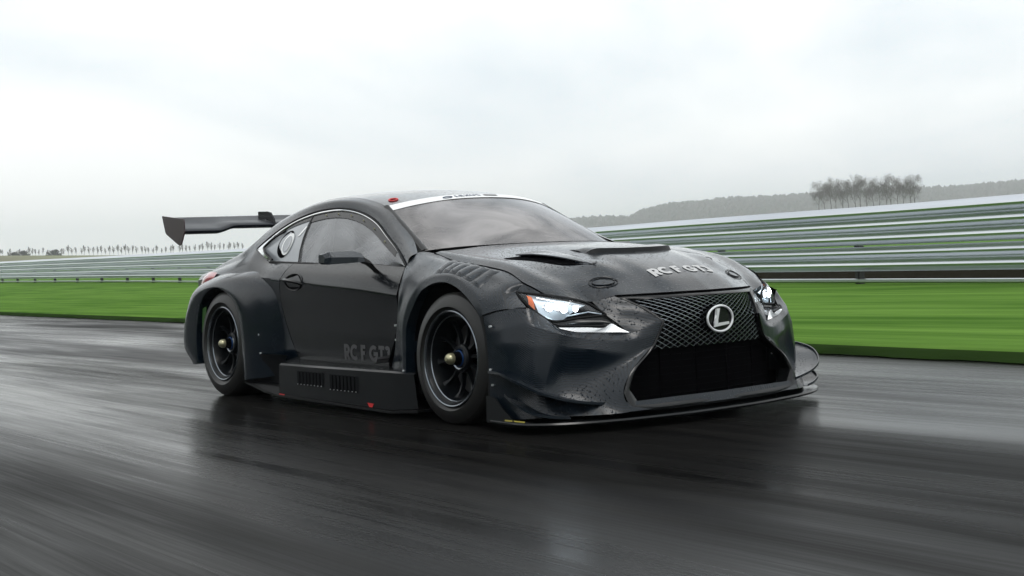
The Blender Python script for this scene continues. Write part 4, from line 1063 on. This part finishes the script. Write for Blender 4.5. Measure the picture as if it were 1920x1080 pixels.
# land beyond the rail: fan mesh round the camera
def horizon_dir(px):
    v = RIGHT * ((px - 960) / 2514.49) + DOWN * ((525.6 - .04433 * px - 540) / 2514.49) + FWD
    v.z = 0; return v.normalized()
def base_h(d, px):
    pts = [(0, .10), (120, .25), (260, .5), (420, 3.0), (560, 8.0), (620, 8.9), (760, 9.0), (5000, 9.0)]
    for a, b_ in zip(pts, pts[1:]):
        if a[0] <= d <= b_[0]:
            t = (d - a[0]) / (b_[0] - a[0]); return a[1] + (b_[1] - a[1]) * t + (max(0, min(1, (300 - px) / 300)) * 2.2 + max(0, min(1, (px - 1050) / 420)) * 6.6) * max(0, min(1, (d - 400) / 130))
    return 9
pxs = [-1200 + 40 * k for k in range(120)]
rows = []
for px in pxs:
    d0 = horizon_dir(px)
    # distance at which this direction meets the rail
    best = 60
    for a, b_ in zip(rail, rail[1:]):
        e1 = Vector((a[0]-CAM.x, a[1]-CAM.y)); e2 = Vector((b_[0]-CAM.x, b_[1]-CAM.y)); dd_ = Vector((d0.x, d0.y))
        c1, c2 = dd_.x*e1.y - dd_.y*e1.x, dd_.x*e2.y - dd_.y*e2.x
        if c1 * c2 <= 0 and e1.dot(dd_) > 0:
            t = c1 / (c1 - c2) if c1 != c2 else 0; best = (e1 + (e2 - e1) * t).length; zr = a[2] + (b_[2]-a[2])*t; break
    else: zr = .3
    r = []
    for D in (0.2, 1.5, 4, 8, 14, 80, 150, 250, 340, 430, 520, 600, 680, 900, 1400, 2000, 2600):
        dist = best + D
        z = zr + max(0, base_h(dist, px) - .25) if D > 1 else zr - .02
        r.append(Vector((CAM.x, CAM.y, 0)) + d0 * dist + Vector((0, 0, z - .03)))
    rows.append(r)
M['soil'] = principled('rough_soil', (.014, .013, .009), 1.0, spec=0.0)  # ground coloured dark in place of shade and blurred posts below the beam
gap_dark = MB().grid([r[:5] for r in rows]).build('soil_strip', M['soil'], smooth=60); tag(gap_dark, kind='structure')
land = MB().grid([r[4:9] for r in rows]).build('land', M['grass'], smooth=60); tag(land, kind='structure')
fld = MB().grid([r[8:] for r in rows]).build('field', M['field'], smooth=60); tag(fld, kind='structure')
ground = MB().grid([[Vector((x, y, -.06)) for x in (-3900, 2200)] for y in (-2200, 3900)]).build('ground', M['grass'], smooth=0); tag(ground, kind='structure')

# ---- guard rail
galv = principled('galvanised_steel', (.42, .46, .46), .30, metal=.95)
t, N_, L_, b = nodes_of(galv)
tc = N_('ShaderNodeTexCoord'); mpp = N_('ShaderNodeMapping'); mpp.inputs['Scale'].default_value = (.05, .05, 1.6); L_(tc.outputs['Object'], mpp.inputs[0])
ns = N_('ShaderNodeTexNoise'); ns.inputs['Scale'].default_value = 3; ns.inputs['Detail'].default_value = 5; L_(mpp.outputs[0], ns.inputs['Vector'])
cr = N_('ShaderNodeValToRGB'); cr.color_ramp.elements[0].position = .35; cr.color_ramp.elements[0].color = (.50, .53, .57, 1); cr.color_ramp.elements[1].position = .65; cr.color_ramp.elements[1].color = (.62, .65, .69, 1)
L_(ns.outputs['Fac'], cr.inputs[0]); L_(cr.outputs[0], b.inputs['Base Color'])
M['galv'] = galv
M['post'] = principled('rail_post', (.03, .03, .028), .7, metal=.2)
rl = [p for p in run_spline(RAIL[1:15], 14)]
def normal_at(i):
    a, b_ = rl[max(0, i-1)], rl[min(len(rl)-1, i+1)]; d = Vector((b_[0]-a[0], b_[1]-a[1], 0)).normalized(); return Vector((d.y, -d.x, 0))
def beam(prof):
    G = [[Vector(rl[i]) + normal_at(i) * o + Vector((0, 0, z)) for o, z in prof] for i in range(len(rl))]
    return MB().grid(G, close=True)
def humps(z1, z0, n, amp=.105):
    """corrugated section facing the track, then back along a thin offset"""
    P = []; H_ = (z1 - z0) / n
    for k in range(n):
        for j in range(10):
            t = j / 10; P.append((amp * .5 * (1 - math.cos(2 * math.pi * t)) ** .8 * 1.15, z1 - (k + t) * H_))
    P.append((0.0, z0))
    back = [(o - .006, z) for o, z in P[::-1]]
    return P + back
barrier = empty('guard_rail', (-5.2, 12.48, .13))
tag(barrier, 'long galvanised steel crash barrier of stacked corrugated beams beyond the grass', 'crash barrier')
inv = Matrix.Translation(-Vector((-5.2, 12.48, .13)))
def bpart(mb, nm, mt, sm=30):
    o = mb.build(nm, mt, barrier, sm); o.matrix_parent_inverse = inv; return o
bpart(beam(humps(1.30, .655, 3)), 'rail_beam', M['galv'])
bpart(beam(humps(.630, .225, 2)), 'rail_beam', M['galv'])
bpart(beam([(.02, .10), (.05, .09), (.05, .05), (.02, .03), (0, .03), (0, .10)]), 'bottom_rail', M['galv'])
acc = 0; last = None
pm = MB().box((0, 0, .60), (.10, .12, 1.34)).box((0, 0, .60), (.13, .05, 1.34)).build('post', M['post'], None, 0)
pm_me = pm.data; bpy.data.objects.remove(pm)
for i in range(len(rl)):
    p = Vector(rl[i])
    if last is not None:
        seg = (p - last).length; acc += seg
        while acc >= 4.0 and seg > 0:
            acc -= 4.0; q = p - (p - last).normalized() * acc
            if -120 < q.x < 25:
                o = link('post', pm_me, barrier); o.matrix_parent_inverse = inv
                nn = normal_at(i); o.location = q - nn * .10; o.rotation_euler = (0, 0, math.atan2(nn.y, nn.x))
    last = p

# ---- bare trees
bark = principled('bark', (.040, .032, .028), .9)
twig = principled('twigs', (.075, .054, .048), .95)
def bare_tree(h, seed, spread=.5, levels=4, upright=False):
    tw = .0016 if h > 8 else .010
    rnd = random.Random(seed); trunk, crown_ = MB(), MB()
    def branch(mb, p, d, ln, r, lv, n=4):
        pts = [p]; rr = [r]; q = p.copy(); dd = d.copy()
        for k in range(3):
            dd = (dd + Vector((rnd.uniform(-.16, .16), rnd.uniform(-.16, .16), rnd.uniform(-.02, .14)))).normalized()
            q = q + dd * ln / 3; pts.append(q.copy()); rr.append(r * (1 - .24 * (k + 1)))
        mb.tube(pts, rr, n if lv > 1 else 3, cap=False)
        if lv <= 0: return
        m_ = rnd.choice((3, 4, 4)) + (1 if lv < 3 else 0) + (1 if h > 8 and lv < 2 else 0)
        for k in range(m_):
            t = rnd.uniform(.35, 1.0) if k else 1.0; i = min(2, int(t * 3)); base = pts[i].lerp(pts[i+1], t*3 - i) if t < 1 else pts[-1]
            ang = rnd.uniform(0, 2*math.pi); sp = rnd.uniform(.35, .9) * spread * (1.0 if k else .3) * 1.5
            side = Vector((math.cos(ang), math.sin(ang), 0)); nd = (dd + side * sp + Vector((0, 0, .18 if not upright else .4))).normalized()
            branch(crown_, base, nd, ln * rnd.uniform(.52, .74), max(r * .48, h * tw), lv - 1)
    branch(trunk, Vector((0, 0, -.3)), Vector((0, 0, 1)), h * .42, h * .017, levels, 6)
    big_ = h > 8; nt_ = 3000 if big_ else 520; rx = h * (.27 if big_ else .24); rz = h * (.44 if big_ else .34); c0 = Vector((0, 0, h * (.60 if big_ else .60)))
    lobes = [(Vector((rnd.uniform(-.5, .5) * rx, rnd.uniform(-.5, .5) * rx, rnd.uniform(-.5, .55) * rz)), rnd.uniform(.45, .75)) for k in range(7)]
    for k in range(nt_):
        lc, lr = rnd.choice(lobes)
        d = Vector((rnd.gauss(0, 1), rnd.gauss(0, 1), rnd.gauss(0, 1))).normalized(); q = c0 + lc + Vector((d.x*rx, d.y*rx, d.z*rz)) * lr * rnd.random() ** .4
        g_ = (d + Vector((0, 0, .55)) + Vector((rnd.uniform(-.5, .5), rnd.uniform(-.5, .5), 0))).normalized() * h * rnd.uniform(.03, .07)
        t_ = Vector((-d.y, d.x, .1)).normalized() * (h * (.0034 if big_ else .0055))
        crown_.poly([q - t_, q + t_, q + g_])
    return trunk, crown_
def place_tree(protos, i, pos, rot, sc, label, group, cat='tree', name='bare_tree'):
    tr_me, cr_me, th, = protos[i]
    o = empty(name, pos); o.rotation_euler = (0, 0, rot); o.scale = (sc, sc, sc)
    tag(o, label, cat, group)
    link('trunk', tr_me, o); link('crown', cr_me, o)
    return o
def protos(specs):
    R = []
    for h, seed, sp, lv, upr in specs:
        a, b_ = bare_tree(h, seed, sp, lv, upr)
        oa = a.build('trunk', bark, None, 60, weld=0, recalc=False); ob = b_.build('crown', twig, None, 0, weld=0, recalc=False)
        R.append((oa.data, ob.data, h)); bpy.data.objects.remove(oa); bpy.data.objects.remove(ob)
    return R
big = protos([(11.2, 11, .80, 4, False), (10.9, 12, .9, 4, False), (11.4, 13, .75, 4, False), (10.7, 14, .95, 4, False)])
small = protos([(4.2, 21, .34, 4, True), (3.8, 22, .42, 4, True), (3.2, 23, .6, 4, False)])
def world_at(px, D, z): 
    d = horizon_dir(px); k = 1 / max(.3, d.dot(FWD)); return Vector((CAM.x, CAM.y, 0)) + d * D * k + Vector((0, 0, z))
rnd = random.Random(5)
clump = [1538, 1549, 1561, 1571, 1583, 1594, 1606, 1617, 1628, 1641, 1652, 1664, 1673, 1686, 1697, 1709, 1718]
ordn = ['leftmost', 'second', 'third', 'fourth', 'fifth', 'sixth', 'seventh', 'eighth', 'middle', 'tenth', 'eleventh', 'twelfth', 'thirteenth', 'fourteenth', 'fifteenth', 'sixteenth', 'rightmost']
def clump_label(k):
    return ordn[k] + (' bare tree' if k in (0, 8, 16) else ' bare tree from the left') + ' in the clump above the barrier'
for k, px in enumerate(clump):
    D = rnd.uniform(552, 590); hscale = 1.0 + .10 * math.sin((k + 1) / 18 * math.pi) + rnd.uniform(-.04, .04)
    place_tree(big, k % 4, world_at(px, D, base_h(570, px) - .2), rnd.uniform(0, 6.28), hscale * 1.10, clump_label(k), 'bare trees in the clump above the barrier')
for k in range(62):
    px = -6 + k * 7.6 + rnd.uniform(-2.5, 2.5); D = rnd.uniform(600, 612)
    z = base_h(D + 0, px) + .55
    thick = 20 < px < 60 or 85 < px < 115
    place_tree(small, 2 if (px < 60 and k % 2) or 90 < px < 112 else k % 2, world_at(px, D, z), rnd.uniform(0, 6.28), rnd.uniform(.75, 1.15), 'small bare sapling in the long row on the left skyline', 'saplings in a row on the left skyline', name='sapling')
# low bushes in the row
bush_m = principled('winter_bush', (.035, .032, .028), .95)
def bush(rad, seed):
    rnd2 = random.Random(seed); mb = MB()
    for k in range(260):
        a, el = rnd2.uniform(0, 6.28), rnd2.uniform(0, 1.45); r = rad * rnd2.uniform(.45, 1.05)
        tip = Vector((math.cos(a)*math.cos(el)*r, math.sin(a)*math.cos(el)*r, math.sin(el)*r*1.1 + .1))
        b0 = tip * .2; s_ = Vector((rnd2.uniform(-1, 1), rnd2.uniform(-1, 1), rnd2.uniform(-1, 1))) * .12
        mb.poly([b0, tip + s_, tip - s_])
    return mb
bm1 = bush(1.9, 3).build('bush', bush_m, None, 0, weld=0, recalc=False)
bl = ['broad dark bush at the far left end of the skyline row', 'dark rounded bush between the first saplings on the skyline', 'low dark bush halfway to the rear wing on the skyline']
for k, (px, sc) in enumerate(((28, 1.1), (46, 1.4), (104, 1.5))):
    o = bm1 if k == 0 else bm1.copy()
    if k: COL.objects.link(o)
    o.location = world_at(px, 600, base_h(600, px) + .3); o.scale = (sc*1.4, sc*1.4, sc)
    tag(o, bl[k], 'bush', 'dark bushes in the skyline row')

# ---- wooded hills on the right
def skyline(px):
    pts = [(900, 30), (1040, 66), (1072, 69), (1141, 70), (1181, 67), (1204, 78), (1249, 88), (1322, 92), (1394, 96), (1458, 95), (1530, 97), (1630, 98), (1730, 98), (1793, 98), (1865, 101), (1920, 103), (2100, 112), (2500, 120), (3400, 130)]
    for a, b_ in zip(pts, pts[1:]):
        if a[0] <= px <= b_[0]: return a[1] + (b_[1]-a[1]) * (px-a[0]) / (b_[0]-a[0])
    return 0
wood_m = bpy.data.materials.new('winter_wood'); wood_m.use_nodes = True
t, N_, L_, b = nodes_of(wood_m)
oi = N_('ShaderNodeNewGeometry'); crn = N_('ShaderNodeValToRGB'); crn.color_ramp.elements[0].color = (.030, .040, .032, 1); crn.color_ramp.elements[1].color = (.070, .062, .056, 1)
L_(oi.outputs['Random Per Island'], crn.inputs[0]); L_(crn.outputs[0], b.inputs['Base Color']); b.inputs['Roughness'].default_value = 1
hill_rows = []; HD = [(1500, .0), (1640, .25), (1800, .55), (1960, .80), (2120, .93), (2400, 1.0), (2550, .9), (2650, .5)]
hx = [900 + 25 * k for k in range(105)]
def hill_z(px, f, D):
    hfull = skyline(px) / 2514.49 * 2300 - 15.0
    return max(9.2 * f + 8.9 * (1 - f), 8.9 + (hfull - 8.9) * f)
for px in hx: hill_rows.append([world_at(px, D + 0, hill_z(px, f, D)) for D, f in HD])
hill = MB().grid(hill_rows).build('hill', M['field'], smooth=60); tag(hill, kind='structure')
ico = bmesh.new(); bmesh.ops.create_icosphere(ico, subdivisions=1, radius=1)
iv = [v.co.copy() for v in ico.verts]; ifc = [tuple(v.index for v in f.verts) for f in ico.faces]; ico.free()
wv, wfc = [], []
rnd = random.Random(9)
for k in range(16000):
    px = rnd.uniform(930, 2300); f = rnd.uniform(.15, 1.0)
    D = np.interp(f, [x[1] for x in HD[:6]], [x[0] for x in HD[:6]])
    z = hill_z(px, f, D); p = world_at(px, D, z)
    hh = rnd.uniform(9.0, 15.0); r = rnd.uniform(3.4, 6.6); b0 = len(wv)
    for q in iv:
        j = rnd.uniform(.75, 1.25); wv.append((p.x + q.x*r*j, p.y + q.y*r*j, p.z + hh*.5 + q.z*hh*.55*j))
    wfc += [tuple(b0 + i for i in q) for q in ifc]
me = bpy.data.meshes.new('hillside_wood'); me.from_pydata(wv, [], wfc)
wood = link('hillside_wood', me, None, wood_m); tag(wood, 'bare winter woodland covering the misty hills beyond the barrier', 'woodland', kind='stuff')

# ---- unseen woodland added along the near side of the track to darken reflections
nv, nf = [], []
for k in range(5200):
    x = rnd.uniform(-260, 170); y = -46 - abs(rnd.gauss(0, 7)); z = rnd.uniform(.5, 11.5) * (.75 + .25 * math.sin(x * .11) * math.sin(x * .037 + 1)); r = rnd.uniform(.9, 2.2); b0 = len(nv)
    for q in iv:
        j = rnd.uniform(.6, 1.3); nv.append((x + q.x*r*j, y + q.y*r*j, z + q.z*r*j))
    nf += [tuple(b0 + i for i in q) for q in ifc]
me = bpy.data.meshes.new('trackside_wood'); me.from_pydata(nv, [], nf)
tag(link('trackside_wood', me, None, wood_m), 'dense dark woodland along the near side of the track behind the viewer', 'woodland', kind='stuff')
vb = MB().grid([[Vector((x, -16, .004)) for x in (-420, 300)], [Vector((x, -80, .3)) for x in (-420, 300)]]).build('grass_verge', M['grass'], smooth=0); tag(vb, kind='structure')

# ---- air: mist that fades the far hills
hz = bpy.data.materials.new('mist'); hz.use_nodes = True; t = hz.node_tree; t.nodes.clear()
o = t.nodes.new('ShaderNodeOutputMaterial'); pv = t.nodes.new('ShaderNodeVolumePrincipled')
pv.inputs['Color'].default_value = (.93, .955, 1.0, 1); pv.inputs['Density'].default_value = .00038; pv.inputs['Anisotropy'].default_value = .2
t.links.new(pv.outputs[0], o.inputs['Volume'])
hb = MB().box((-900, 900, 74.0), (6400, 6400, 150.0)).build('haze', hz, smooth=0); tag(hb, kind='stuff'); tag(hb, 'thin grey mist over the far fields and hills', 'mist')
hb.display_type = 'WIRE'
